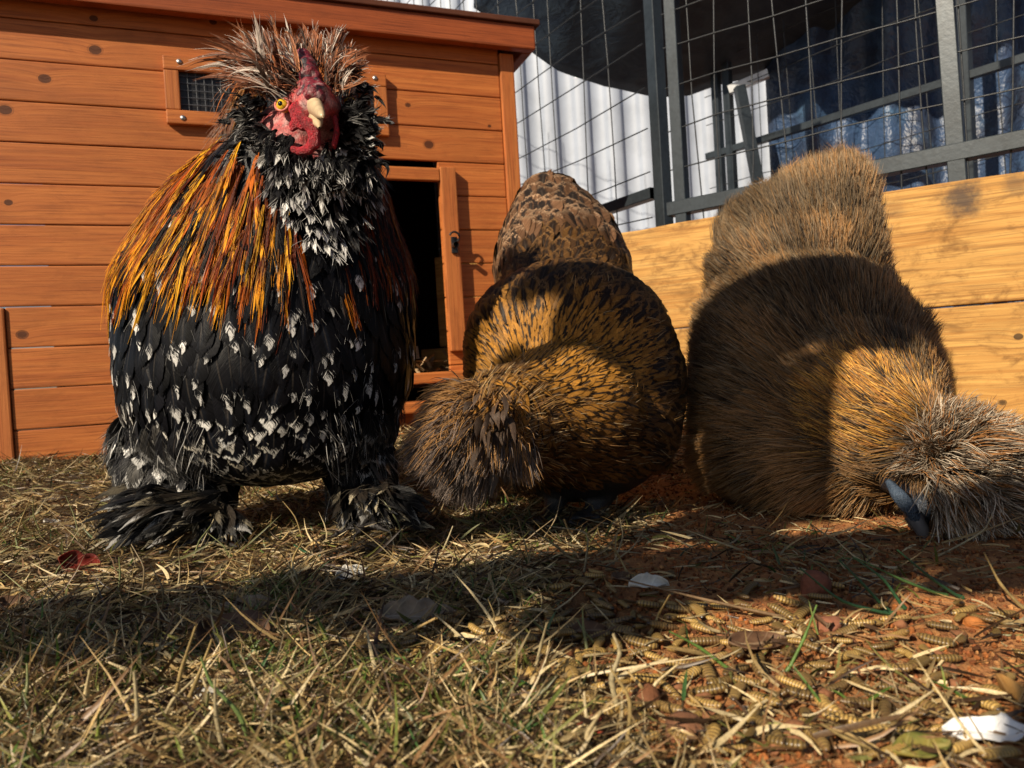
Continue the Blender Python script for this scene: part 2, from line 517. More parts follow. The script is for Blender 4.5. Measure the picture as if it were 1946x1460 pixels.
# ================================================================== SETTING
# ---- ground
gx = np.concatenate([np.linspace(-30, -1.6, 24), np.linspace(-1.55, 1.55, 330), np.linspace(1.6, 30, 24)])
gy = np.concatenate([np.linspace(-20, -.6, 12), np.linspace(-.5, .2, 30), np.linspace(.205, 1.0, 200), np.linspace(1.01, 2.2, 110), np.linspace(2.3, 60, 30)])
X, Yg = np.meshgrid(gx, gy, indexing='ij')
Z = ground_z(X, Yg)
fine = (np.abs(X) < 1.5) & (Yg > .1) & (Yg < 1.3)
Z = Z + fine * ((vnoise(X, Yg, 120) - .5) * .003 + (vnoise(X, Yg, 230) - .5) * .0016)
idx = np.arange(X.size).reshape(X.shape)
F = np.stack([idx[:-1, :-1], idx[1:, :-1], idx[1:, 1:], idx[:-1, 1:]], -1).reshape(-1, 4)
gme = mesh_np('ground', np.stack([X, Yg, Z], -1), F, True)
def dirt_amount(x, y):
    """1 = bare red soil (right), 0 = thatch of dead grass (left)"""
    a = x + (vnoise(x, y, 6) - .5) * .16
    return sstep(.0, .11, a) * (1 - .6 * sstep(.85, 1.05, y))
def m_ground():
    t = NT('red_soil_and_thatch')
    co = t.n('TexCoord').outputs['Object']
    x, y, z = t.xyz(co)
    n1 = t.noise(co, 22, 5, .65); n2 = t.noise(co, 130, 5, .7); n3 = t.noise(co, 620, 3, .7); n4 = t.noise(co, 5, 3, .6)
    soil = t.mix(t.ss(.3, .7, n1), (.42, .185, .070), (.24, .095, .038))
    soil = t.mix(t.ss(.42, .7, n2), soil, (.52, .25, .09))
    soil = t.mix(t.math('MULTIPLY', t.ss(.55, .75, n3), .6), soil, (.07, .03, .015))
    th = t.mix(t.ss(.35, .7, n2), (.025, .015, .008), (.07, .042, .02))
    th = t.mix(t.math('MULTIPLY', t.ss(.5, .7, n3), .5), th, (.15, .12, .05))
    a = t.math('ADD', x, t.math('ADD', t.math('MULTIPLY', y, .0), t.math('MULTIPLY', t.math('SUBTRACT', n4, .5), .25)))
    c = t.mix(t.ss(-.03, .09, a), th, soil)
    h = t.math('ADD', t.math('MULTIPLY', n2, .7), t.math('MULTIPLY', n3, .5))
    return t.done(t.pbsdf(c, .9, .2, h, .9, .004))
g_o = link('ground', gme, None, m_ground(), True); tag(g_o, kind='structure')

# ---- coop frame in space: front wall plane through two points of its base line
CL = W(0, 700, 1.20); CR = W(985, 700, 1.52)
cdir = np.array([CR[0] - CL[0], CR[1] - CL[1], 0]); cw = np.linalg.norm(cdir); cdir /= cw
cnrm = np.array([cdir[1], -cdir[0], 0])
cp0 = np.array([CL[0], CL[1], 0])
def cst(px, py, out=0.0):
    p = hit(px, py, cp0 + cnrm * out, cnrm)
    return float((p - cp0) @ cdir), float(p[2])
COOP = empty('chicken_coop', tuple(cp0), math.atan2(cdir[1], cdir[0]))
tag(COOP, 'orange stained wooden chicken coop with shiplap siding and open pop door behind the rooster', 'chicken coop')
kn = []
for (px, py, r) in ((181, 95, .012), (85, 150, .011), (10, 209, .012), (42, 636, .010), (815, 275, .012), (330, 335, .007), (700, 405, .006), (16, 385, .007), (405, 42, .007), (178, 35, .008), (775, 200, .006), (930, 240, .005)):
    s_, t_ = cst(px, py); kn.append((s_, t_, r))
M_COOP = m_wood('stained_fir', (.56, .185, .044), (.40, .108, .023), (.15, .036, .010), knots=kn, rough=.55)
M_COOPV = m_wood('stained_fir_upright', (.54, .19, .05), (.42, .12, .03), (.15, .035, .011), grain_axis='z', rough=.55)
M_ROOF = m_wood('roof_edge_board', (.34, .085, .024), (.25, .058, .016), (.08, .018, .006), rough=.5)
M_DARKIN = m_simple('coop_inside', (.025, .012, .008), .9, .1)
M_ZINC = m_simple('zinc', (.45, .46, .48), .35, .5, .8, 300)
M_BLACKIRON = m_simple('black_iron', (.012, .012, .014), .4, .5, 0, 200)

M_VW = m_simple('vent_mesh_wire', (.10, .11, .13), .5, .4, 0, 300)
def cbox(name, s0, s1, t0, t1, n0, n1, mat, bev=.0015, seg=1, wob=0, parent=None):
    return box(name, s0, s1, -n1, -n0, t0, t1, mat, parent or COOP, bev, wob, seg)
s_end = cst(958, 300)[0]; s_post = cst(985, 300)[0]
# door opening and its frame in wall coordinates
dl = cst(735, 500)[0] - .05; dr = cst(843, 500)[0]; dtop = cst(800, 346)[1]; dbot = cst(850, 705)[1]
pit = .0675
t_line0 = cst(0, 583)[1]
zb = .045
s_min = cst(-60, 600)[0]
s_lp = cst(6, 640)[0]
k = -9
import itertools
for k in range(-5, 12):
    t0 = t_line0 + k * pit; t1 = min(t0 + pit - .0016, cst(700, 62, .03)[1] + .040)
    if t1 < zb - .06: continue
    t0 = max(t0, .0)
    top_lim = cst(500, 60)[1]
    if t0 > top_lim + .05: continue
    if t0 < .02: t0 = .0
    segs = [(s_min if t0 > t_line0 - .01 else s_lp + .005, s_end)]
    if t1 > dbot and t0 < dtop: segs = [(segs[0][0], dl), (dr, s_end)]
    for (a, b) in segs:
        if b - a < .01 or t1 - t0 < .006: continue
        cbox('siding_board', a, b, t0, t1, -.010, 0 + random.uniform(-.0006, .0006), M_COOP, .0022)
# left leg of the coop, right corner post, side wall, back
cbox('corner_post', s_lp - .06, s_lp + .004, -.01, t_line0 - .002, -.03, .004, M_COOPV, .003)
ttop = cst(970, 105)[1]
cbox('corner_post', s_end + .001, s_post, .0, ttop, -.03, .006, M_COOPV, .0025)
for j in range(17):
    z0 = t_line0 - 5 * pit + j * pit
    if z0 > ttop: break
    box('side_board', s_post - .012, s_post - .002, .032, .62, max(z0, 0), min(z0 + pit - .0016, ttop), M_COOP, COOP, .002)
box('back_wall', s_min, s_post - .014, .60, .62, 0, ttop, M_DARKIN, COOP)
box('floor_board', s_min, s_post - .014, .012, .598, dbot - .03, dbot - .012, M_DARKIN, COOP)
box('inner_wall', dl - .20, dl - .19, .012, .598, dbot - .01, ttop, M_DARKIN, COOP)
# door frame (stile, head) and sliding door edge
fr = cst(872, 500)[0]
cbox('door_frame', dr + .0, fr, cst(860, 668)[1], cst(860, 322)[1], .001, .016, M_COOPV, .002)
cbox('door_frame', dl - .03, dr - .001, dtop, cst(800, 322)[1], .001, .015, M_COOP, .002)
cbox('door_frame', dl - .03, dl, dbot, dtop - .001, .001, .015, M_COOPV, .002)
# sill and step
cbox('door_sill', dl - .03, fr + .0, dbot - .022, dbot - .001, -.002, .04, M_COOP, .003)
cbox('step', dl - .02, dr + .01, dbot - .075, dbot - .055, .001, .085, M_COOP, .003)
cbox('step', dl - .02, dr + .01, dbot - .125, dbot - .108, .001, .12, M_COOP, .003)
# latch on the frame
ls, lt = cst(858, 467)
cbox('latch', ls - .006, ls + .007, lt - .019, lt + .014, .0165, .021, M_BLACKIRON, .002)
me = tube_mesh('latch_knob', [(ls - .001, -.020, lt - .004), (ls - .001, -.036, lt - .004)], .0055, 10); link('latch_knob', me, COOP, M_BLACKIRON)
me = tube_mesh('latch_hook', [(ls - .001 + .010 * math.cos(a), -.028, lt + .012 + .010 * math.sin(a)) for a in np.linspace(-1.2, 2.8, 10)], .0022, 6); link('latch_hook', me, COOP, M_BLACKIRON)
# roof: fascia and roof board
f_b = cst(700, 62, .03)[1]; f_t = f_b + .047
sr1 = cst(1016, 80, .03)[0]
cbox('roof_edge', s_min, sr1, f_b, f_t, .012, .034, M_ROOF, .003)
box('roof_edge', sr1 - .022, sr1, -.0115, .66, f_b, f_t, M_ROOF, COOP, .003)
box('roof', s_min, sr1 + .01, -.04, .68, f_t + .001, f_t + .012, M_SLATE if False else m_simple('roofing_felt', (.10, .035, .02), .8, .2), COOP, .002)
# vent windows: frame of four battens, wire grid
def vent(pl, pr, pt, pb, ref):
    s0 = cst(pl, ref)[0]; s1 = cst(pr, ref)[0]
    zt = cst(pl, pt)[1]; zb_ = cst(pl, pb)[1]; bw = .024
    root = cbox('vent_frame', s0, s1, zt - bw, zt, .001, .013, M_COOP, .002)
    cbox('vent_frame', s0, s1, zb_, zb_ + bw, .001, .013, M_COOP, .002)
    cbox('vent_frame', s0, s0 + bw, zb_ + bw + .0006, zt - bw - .0006, .001, .012, M_COOPV, .002)
    cbox('vent_frame', s1 - bw, s1, zb_ + bw + .0006, zt - bw - .0006, .001, .012, M_COOPV, .002)
    cbox('vent_shade_panel', s0 + bw, s1 - bw, zb_ + bw, zt - bw, .0006, .0016, M_BLACKIRON, 0)  # dark sheet over the siding stands in for the shaded opening
    n = int((s1 - s0 - 2 * bw) / .0135)
    for j in range(1, n):
        a = s0 + bw + j * .0135
        link('vent_wire', tube_mesh('vent_wire', [(a, -.004, zb_ + bw), (a, -.004, zt - bw)], .0006, 5), COOP, M_VW)
    for j in range(1, int((zt - zb_ - 2 * bw) / .0135) + 1):
        a = zb_ + bw + j * .0125
        if a < zt - bw: link('vent_wire', tube_mesh('vent_wire', [(s0 + bw, -.0048, a), (s1 - bw, -.0048, a)], .0006, 5), COOP, M_VW)
    for (a, b) in ((s0 + bw * 1.1, zt - .010), (s0 + bw * 1.1, zb_ + .010), (s1 - bw * .9, zt - .010), (s1 - bw * .9, zb_ + .010)):
        link('screw', tube_mesh('screw', [(a, -.0125, b), (a, -.0142, b), (a, -.0146, b)], [.0045, .0045, .0001], 12), COOP, M_ZINC)
vent(314, 733, 110, 238, 180)
# bedding inside
V = []; 
nb = 260; p = np.stack([rng.uniform(dl - .02, dr + .1, nb), rng.uniform(.02, .3, nb), rng.uniform(dbot - .008, dbot + .03, nb)], 1)
d = norm(rng.normal(0, 1, (nb, 3)) * (1, 1, .4)); K = 3
Pp = p[:, None] + d[:, None] * np.linspace(0, .03, K)[None, :, None]
sd = norm(np.cross(np.repeat(d[:, None], K, 1), (0, .3, 1)))
V, F, U, Vv = strips(Pp, np.full((nb, K), .004), sd, np.broadcast_to(np.array([0, 0, 1.]), (nb, K, 3)))
me = mesh_np('bedding', V, F); vcol(me, 'col', np.tile((.5, .33, .18), (len(V), 1)))
o = link('bedding', me, COOP, m_vcol('wood_shavings', .8, .2)); o['kind'] = 'stuff'

# ---- garden bed timbers
TL = W(1170, 600, 1.47); TR = W(1946, 600, 1.16)
tdir = np.array([TR[0] - TL[0], TR[1] - TL[1], 0]); tdir /= np.linalg.norm(tdir)
tn = np.array([tdir[1], -tdir[0], 0])
tp0 = np.array([TL[0], TL[1], 0])
def tst(px, py):
    p = hit(px, py, tp0, tn); return float((p - tp0) @ tdir), float(p[2])
BED = empty('timber_bed_wall', tuple(tp0), math.atan2(tdir[1], tdir[0]))
tag(BED, 'low retaining wall of two sawn yellow timbers with a dark stain, behind the fluffy brown hen', 'timber wall')
z_seam = tst(1850, 580)[1]; z_top = tst(1700, 362)[1]
sp = []
for (px, py, r, st) in ((1830, 378, .036, .85), (1930, 350, .022, .5), (1700, 400, .02, .25), (1640, 700, .03, .2)):
    a, b = tst(px, py); sp.append((a, b, r, st))
kt = []
for (px, py, r) in ((1700, 560, .006), (1935, 640, .008), (1905, 765, .006)): a, b = tst(px, py); kt.append((a, b, r))
M_TIMB = m_wood('sawn_pine', (.60, .345, .095), (.38, .175, .040), (.13, .065, .022), knots=kt, rough=.7, spot=sp, blot=.85)
s0t = -.42; s1t = .95
box('timber_board', s0t, s1t, 0, .04, z_seam + .002, z_top, M_TIMB, BED, .003, .010, 40)
box('timber_board', s0t - .05, s1t, -.002, .038, -.05, z_seam, M_TIMB, BED, .003, .004, 40)

# ---- wire mesh kennel panels
M_TUBE = m_simple('powder_coated_tube', (.035, .045, .055), .35, .5, .3, 120, .5)
M_WIRE = m_simple('black_wire', (.03, .034, .04), .4, .5, .3, 300, .4)
def sqtube(name, a, b, w_, parent, mat=M_TUBE, dp=None):
    a = np.array(a, float); b = np.array(b, float); T = norm(b - a); dp = dp or w_
    ref = parent_n
    A = norm(np.cross(T, ref)); B = norm(np.cross(T, A))
    V = []; c = .10
    prof = [(-1, -1 + c), (-1 + c, -1), (1 - c, -1), (1, -1 + c), (1, 1 - c), (1 - c, 1), (-1 + c, 1), (-1, 1 - c)]
    for e in (a, b):
        for (i, j) in prof: V.append(e + A * i * w_ / 2 + B * j * dp / 2)
    F = [(i, (i + 1) % 8, 8 + (i + 1) % 8, 8 + i) for i in range(8)]
    return link(name, mesh_np(name, V, F), parent, mat)
FP = {}
def panel(name, label, pxl, Yl, pxr, Yr, zlo, zhi, posts, rails, wires_s, wires_z, wr=.0016, grp=None):
    global parent_n
    a = W(pxl, 600, Yl); b = W(pxr, 600, Yr)
    d = np.array([b[0] - a[0], b[1] - a[1], 0]); Lh = np.linalg.norm(d); d /= Lh
    nrm_ = np.array([d[1], -d[0], 0.]); p0 = np.array([a[0], a[1], 0])
    root = empty(name, tuple(p0)); tag(root, label, 'fence panel', grp)
    parent_n = nrm_
    rel = lambda s, z, n=0.0: d * s + nrm_ * n + np.array([0, 0, z])
    for (px, w_, lean) in posts:
        s = float((hit(px, 300, p0, nrm_) - p0) @ d)
        sqtube('post', rel(s - lean, zhi + .1), rel(s + lean, zlo - .12), w_, root)
    for (px, py, w_) in rails:
        z = float(hit(px, py, p0, nrm_)[2])
        sqtube('rail', rel(-.01, z), rel(Lh, z), w_, root)
    n = int(Lh / wires_s)
    for i in range(1, n):
        s = i * wires_s + random.uniform(-.014, .014); ln_ = random.uniform(-.02, .02)
        pts = [rel(s + ln_ * (z - zlo) + random.uniform(-.004, .004) + .012 * math.sin(i * 1.7 + z * 3), z, .006 + random.uniform(-.002, .002)) for z in np.linspace(zlo, zhi, 7)]
        link('wire', tube_mesh('wire', pts, wr, 5), root, M_WIRE)
    for i in range(int((zhi - zlo) / wires_z) + 1):
        z = zlo + i * wires_z + random.uniform(-.010, .010)
        pts = [rel(s, z + random.uniform(-.004, .004) - .006 * math.sin(s * 7 + i), .009) for s in np.linspace(0, Lh, 8)]
        link('wire', tube_mesh('wire', pts, wr, 5), root, M_WIRE)
    return root
panel('mesh_fence_panel', 'wire mesh panel with grey steel frame right behind the timber wall', 1292, 1.63, 2250, 1.12, .40, 1.35,
      [(1292, .026, .0), (1808, .028, .012)], [(1700, 315, .030)], .062, .085, .0016, 'wire mesh kennel panels')
panel('mesh_fence_panel', 'dark wire mesh panel between the coop and the twin black posts', 700, 3.3, 1256, 1.72, .40, 1.9,
      [(1256, .030, .0)], [(1200, 382, .026)], .095, .095, .0016, 'wire mesh kennel panels')
panel('mesh_fence_panel', 'farther wire mesh panel in front of the blue tarpaulin, seen through the nearer mesh', 1365, 2.6, 2600, 1.45, .30, 2.0,
      [(1368, .026, .0), (1390, .026, .0), (1840, .034, .0)], [(1500, 250, .022)], .10, .11, .0015, 'wire mesh kennel panels')
parent_n = np.array([0, -1.0, 0])
lb = empty('leaning_bar', (0, 0, 0)); 
bar = sqtube('leaning_bar', W(1405, 165, 2.4), W(1440, 345, 2.4), .032, None); bpy.data.objects.remove(lb)
tag(bar, 'dark steel bar leaning beside the pale corrugated sheet behind the mesh', 'steel bar')
bar2 = sqtube('sheet_brace', W(1385, 172, 2.5), W(1460, 140, 2.45), .028, None, m_simple('galvanised', (.5, .52, .55), .4, .5, .5, 80))
tag(bar2, 'short pale brace slanting under the edge of the canopy', 'steel bar')

# ---- pale corrugated wall, tarpaulins
def sheet(name, label, cat, fn, nu, nv, mat):
    u, v = np.meshgrid(np.linspace(0, 1, nu), np.linspace(0, 1, nv), indexing='ij')
    P = fn(u, v)
    idx = np.arange(nu * nv).reshape(nu, nv)
    F = np.stack([idx[:-1, :-1], idx[1:, :-1], idx[1:, 1:], idx[:-1, 1:]], -1).reshape(-1, 4)
    me = mesh_np(name, P, F, True)
    o = link(name, me, None, mat)
    m = o.modifiers.new('thick', 'SOLIDIFY'); m.thickness = .003
    return tag(o, label, cat)
def corr(u, v):
    x = -1.2 + u * 4.0
    y = 3.6 + .016 * np.sign(np.sin(x * 42)) * np.abs(np.sin(x * 42)) ** .5 + .12 * x * -1
    return np.stack([x, y, .0 + v * 2.3], -1)
M_SHEET = m_simple('white_sheet', (.37, .42, .52), .5, .4, 0, 8, .3)
sheet('corrugated_sheet', 'pale corrugated sheet wall standing behind the wire mesh and canopy', 'corrugated wall', corr, 700, 6, M_SHEET)

def m_tarp():
    t = NT('blue_tarpaulin')
    co = t.n('TexCoord').outputs['Object']
    n1 = t.noise(co, 3.2, 5, .65, 1.2); n2 = t.noise(co, 12, 4, .7); n3 = t.noise(co, 160, 2, .5)
    c = t.mix(t.ss(.35, .65, n1), (.035, .07, .15), (.025, .032, .055))
    c = t.mix(t.math('MULTIPLY', t.ss(.5, .75, n2), .5), c, (.07, .15, .26))
    c = t.mix(t.math('MULTIPLY', t.ss(.6, .8, t.noise(co, 2.1, 3, .6)), .5), c, (.07, .05, .14))
    return t.done(t.pbsdf(c, .42, .4, t.math('ADD', n1, t.math('MULTIPLY', n2, .5)), .9, .03))
M_TARP = m_tarp()
def m_canopy():
    t = NT('canopy_underside'); co = t.n('TexCoord').outputs['Object']
    n1 = t.noise(t.scale(co, (1, 1, 3)), 6, 5, .7, .6); n2 = t.noise(co, 40, 4, .7)
    c = t.mix(t.ss(.35, .65, n1), (.018, .030, .055), (.035, .055, .085)); c = t.mix(t.math('MULTIPLY', t.ss(.55, .8, n2), .5), c, (.07, .10, .14))
    return t.done(t.pbsdf(c, .55, .3, n1, .6, .01))
def canopy(u, v):
    # sagging dark sheet: lower edge follows the curve seen above the pale wall; rises away upward
    px = 900 + u * 1300
    edge = np.interp(px, [900, 990, 1060, 1150, 1240, 1310, 1340, 1450, 1560, 1700, 2200], [15, 88, 132, 166, 182, 184, 175, 138, 90, 20, -150])
    P = np.empty(u.shape + (3,))
    for i in range(u.shape[0]):
        b = W(px[i, 0], edge[i, 0], 2.75 - .35 * u[i, 0])
        for j in range(u.shape[1]):
            vv = v[i, j]
            P[i, j] = b + np.array([.10 * vv, -.95 * vv - .01 * math.sin(u[i, j] * 25 + vv * 3), .42 * vv + .006 * math.sin(u[i, j] * 40 + vv * 5)])
    return P
sheet('tarpaulin_canopy', 'dark blue tarpaulin canopy sagging overhead behind the wire mesh', 'tarpaulin', canopy, 90, 24, m_canopy())
def wall_t(u, v):
    a = W(1462, 300, 2.55); b = W(2700, 300, 1.9)
    P = a[None, None] * (1 - u[..., None]) + b[None, None] * u[..., None]
    P[..., 2] = .0 + v * 1.6
    f = .030 * np.sin(u * 38 + v * 2.5) + .014 * np.sin(u * 91 - v * 6) + .02 * np.sin(v * 17 + u * 12)
    P[..., 1] += f; P[..., 0] += f * .4
    return P
sheet('blue_tarpaulin', 'wrinkled blue tarpaulin hanging upright behind the right hand mesh', 'tarpaulin', wall_t, 160, 60, M_TARP)

# ---- unseen board rail added behind the camera to throw the band of shade across the ground
M_SHADE_BOARD = m_wood('shade_board_wood', (.30, .22, .14), (.20, .14, .09), (.08, .05, .03))
RL = empty('shade_board_rail', (0, 0, 0)); tag(RL, 'unseen board rail behind the camera, added to cast shade on birds and ground', 'rail')

# ================================================================== BIRDS
BLACK = np.array([.0028, .0028, .004]); WHITE = np.array([.52, .51, .49])
def cvar(c, n, s=.25):
    return np.asarray(c)[None] * (1 + rng.normal(0, s, (n, 1))).clip(.3, 2)
def pick(n, cols, p):
    i = rng.choice(len(cols), n, p=p); return np.array(cols)[i]

# ---------------------------------------------------------------- rooster
def build_rooster():
    R_ = empty('rooster', tuple(W(470, 1020, .68) * (1, 1, 0)))
    tag(R_, 'bearded crested rooster standing tall with orange neck hackles, black white-spotted breast and red wattle', 'rooster')
    base = np.array(R_.location)
    torso = blobs_px([(512, 690, .735, 268, 225, .115), (510, 570, .735, 268, 195, .115), (520, 465, .73, 222, 150, .10), (553, 360, .715, 160, 110, .078), (585, 270, .70, 92, 80, .055)], 6)
    torso += blobs_px([(505, 750, .735, 254, 130, .11), (518, 800, .735, 222, 104, .105), (535, 832, .735, 180, 80, .10)], 3)
    torso += [(W(500, 640, .86), (.10, .12, .10)), (W(470, 520, .97), (.06, .10, .07))]     # back and saddle
    head = blobs_px([(590, 232, .672, 60, 62, .030), (597, 205, .655, 52, 55, .026), (600, 200, .64, 40, 42, .018)], 4)
    thigh = blobs_px([(292, 845, .75, 58, 62, .042), (315, 895, .735, 66, 46, .042), (400, 930, .72, 40, 38, .028)], 4)
    thigh += blobs_px([(672, 865, .745, 58, 60, .042), (680, 920, .735, 52, 40, .033)], 4)
    shank = []
    zf = lambda px, py, Y: (W(px, py, Y))
    for (x0, x1) in ((425, 418), (690, 700)):
        shank += blobs_px([(x0, 935, .72, 22, 30, .010), (x1, 1015, .70, 16, 16, .008)], 8)
        fc = W(x1, 1018, .695)
        for a in (-.75, -.05, .65, 3.0):
            n_ = 9; Lq = .055 if a < 2 else .03
            for i in range(n_):
                t = i / (n_ - 1)
                r = .0058 * (1 - .45 * t)
                q = fc + np.array([math.sin(a) * Lq * t, -math.cos(a) * Lq * t, 0])
                q[2] = ground_z(q[0], q[1]) + .006 + (1 - t) * .004
                shank.append((q, (r, r, r)))
    me = body_mesh('body', torso + head + thigh + shank, .0042, 5)
    sf = Surf(me)
    V = sf.V; px, py = proj(V)
    skin = sstep(.056, .040, np.linalg.norm(V - W(597, 215, .645), axis=1) * 1.0) * (V[:, 1] < .69)
    leg = (V[:, 2] < .055) * (V[:, 1] < .76)
    col = np.tile(BLACK, (len(V), 1))
    sk = np.array([.62, .07, .07])[None] * (.6 + .8 * vnoise(V[:, 0] * 40, V[:, 2] * 40, 7)[:, None])
    pale = np.array([.85, .62, .58])
    f = sstep(.35, .8, vnoise(V[:, 0], V[:, 2], 260))[:, None]
    sk = sk * (1 - f * .6) + pale * f * .6
    col = col * (1 - skin[:, None]) + sk * skin[:, None]
    col[leg > 0] = (.05, .045, .045)
    me.transform(Matrix.Translation(Vector(-base)))
    vcol(me, 'col', col)
    link('body', me, R_, M_SKINV)
    R2 = empty('tmp'); bpy.data.objects.remove(R2)
    off = -base
    def addf(name, Pc, Nm, *a, **k):
        feathers(name, Pc + off, Nm, *a, R_, **k)
    down = np.array([0, 0, -1.0])
    # --- breast and flank: broad black feathers with white tips, rows like shingles
    P, N = sf.spaced(16000, lambda q: np.where(q[:, 1] > .80, .022, .0115), 3)
    px, py = proj(P)
    ok = (py > 330) & (py < 990) & (P[:, 2] > .052) & ~((py > 815) & (px < 285 + (py - 815) * .5)) & ~((py > 870) & (px > 715))
    P, N, px, py = P[ok], N[ok], px[ok], py[ok]
    n = len(P)
    D = down + .55 * np.stack([(P[:, 0] - W(520, 690, .735)[0]) * (-6.5 * sstep(680, 880, py) + .6), 0 * px, 0 * px], 1)
    D = tangent(D + rng.normal(0, .15, (n, 3)), N)
    low = sstep(640, 860, py)
    L = (.046 - .010 * low) * rng.uniform(.85, 1.15, n)
    half = (.0100 + .0015 * low) * rng.uniform(.65, 1.2, n)
    Pc, Nm = feather_paths(sf, P, N, D, L, 8, np.stack([np.full(n, .0008), .0062 - .0026 * low], 1))
    c0 = cvar(BLACK, n, .3); c1 = cvar((.004, .005, .008), n, .3)
    has = (rng.random(n) < (.34 + .32 * sstep(.35, .7, vnoise(P[:, 0], P[:, 2], 22)) + .9 * low)) & (py < 1000)
    small = (py < 560) & (rng.random(n) < .4); has &= ~small
    c2 = np.where(has[:, None], cvar(WHITE, n, .22), cvar(BLACK, n, .3))
    warm = low[:, None] * rng.random((n, 1)) * .7
    c2 = c2 * (1 - warm) + c2 * np.array([.85, .74, .52]) * warm
    ts = np.where(low > .5, rng.uniform(.80, .92, n), rng.uniform(.76, .95, n))
    tc = np.where(low > .5, rng.uniform(-.26, -.08, n), rng.uniform(.05, .5, n))
    # red saddle feathers at the far left flank
    red = (px < 262) & (P[:, 1] > .735) & (py < 700) 
    c0[red] = (.45, .06, .015); c1[red] = (.2, .03, .01); c2[red] = (.5, .09, .02)
    fp = np.stack([np.full(n, .25), ts, tc], 1)
    barbs('breast_barbs', Pc + off, Nm, half * .8, c0, c2 * .6, 4, R_, 1.2, lift=.0003, splay=.15, r0=.00018)
    addf('breast_plumage', Pc, Nm, half, 'broad', c0, c1, c2, fp, solo=290, soloname='breast_feather', ridge=.12, twist=.10)
    # --- hackles: long narrow gold and orange feathers falling from the neck over the shoulders
    P, N = sf.sample(26000, 5); px, py = proj(P)
    prob = sstep(250, 330, py) * sstep(545, 380, py)
    ok = (rng.random(len(P)) < prob * .42) & (P[:, 1] < .84)
    bib = (np.abs(px - (600 + (py - 300) * .05)) < np.interp(py, [250, 330, 460, 520], [110, 95, 20, 0])) & (P[:, 1] < .70)
    ok &= ~bib
    P, N, px, py = P[ok], N[ok], px[ok], py[ok]; n = len(P)
    cxp = 575.0
    side = (px - cxp) / 200
    D = down[None] + np.stack([side * .5, -.1 + 0 * px, 0 * px], 1) + rng.normal(0, .10, (n, 3))
    D = tangent(D, N)
    L = rng.uniform(.035, .120, n) * (1 - .25 * sstep(380, 480, py)) * (1 - .15 * sstep(520, 640, px))
    endy = py + L / .0005 * .9
    half = rng.uniform(.0010, .0025, n)
    Pc, Nm = feather_paths(sf, P, N, D, L, 8, np.stack([rng.uniform(.001, .007, n), rng.uniform(.004, .010, n)], 1))
    leftw = sstep(620, 470, px)
    gold = (rng.random(n) < .14 * leftw)
    c0 = pick(n, [(.58, .135, .008), (.40, .075, .006), (.20, .032, .006), (.70, .26, .014)], [.33, .30, .27, .10])
    c0[gold] = (.88, .43, .015)
    dk = sstep(480, 700, px)[:, None] * .78  # shade painted in: hackles darker toward the right, away from the sun
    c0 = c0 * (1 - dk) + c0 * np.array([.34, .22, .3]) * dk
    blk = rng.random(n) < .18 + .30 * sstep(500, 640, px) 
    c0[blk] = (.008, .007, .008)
    c1 = np.where((rng.random(n) < .45)[:, None], np.array([.03, .014, .008]), c0 * .6)
    c2 = np.where((rng.random(n) < .10)[:, None], WHITE * .8, np.where((rng.random(n) < .35)[:, None], BLACK, c0))
    fp = np.stack([rng.uniform(.03, .34, n), rng.uniform(.84, .96, n), rng.uniform(-.1, .3, n)], 1)
    gt = (rng.random(n) < .6) & (px < 540) & ~blk & ~gold          # brown at the neck, gold towards the tip
    c2[gt] = (.80, .33, .012); fp[gt, 1] = rng.uniform(.45, .75, gt.sum()); c0[gt] *= .6
    c0 *= rng.uniform(.5, 1.2, (n, 1))
    barbs('hackle_barbs', Pc + off, Nm, half, c0, np.where((fp[:, 1] < .8)[:, None], c2, c0), 5, R_, 1.4, splay=.10, r0=.00026)
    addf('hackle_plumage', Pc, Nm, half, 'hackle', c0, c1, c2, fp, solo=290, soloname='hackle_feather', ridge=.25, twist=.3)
    # --- nape hackles hanging loose behind the cheeks
    def loose(name, roots, tips, L, half, c0, c1, c2, sag=.25, spread=.18, prof='spike', fp=None, solo=0, soloname=None, Yj=.008, rj=8):
        n = len(roots)
        P0 = np.array([W(*r) for r in roots]) + rng.normal(0, .0012, (n, 3))
        P1 = np.array([W(*r) for r in tips])
        K = 8; t = np.linspace(0, 1, K)
        mid = (P0 + P1) / 2 + rng.normal(0, .004, (n, 3)) + np.array([0, 0, 1]) * (sag * np.linalg.norm(P1 - P0, axis=1))[:, None]
        Pc = ((1 - t) ** 2)[None, :, None] * P0[:, None] + (2 * t * (1 - t))[None, :, None] * mid[:, None] + (t ** 2)[None, :, None] * P1[:, None]
        Nm = np.broadcast_to(np.array([-.2, -1, .25]), Pc.shape); T = norm(np.gradient(Pc, axis=1)); Nm = tangent(np.array(Nm), T)
        fpv = np.stack([rng.uniform(.1, .4, n), rng.uniform(.75, .95, n), rng.uniform(-.1, .2, n)], 1) if fp is None else fp
        if name != 'foot_plumage': barbs(name.replace('plumage', 'barbs'), Pc + off, Nm, half, c0, c2 * .9 + c0 * .1, {'beard_plumage': 7, 'crest_plumage': 5}.get(name, 6), R_, 1.5, splay=.22)
        else: barbs('foot_barbs', Pc + off, Nm, half, c0, c0 * .75 + c2 * .25, 14, R_, 1.6, splay=.35)
        addf(name, Pc, Nm, half, prof, c0, c1, c2, fpv, solo=solo, soloname=soloname, ridge=.25, twist=.5)
    n = 150; rt = []; tp = []
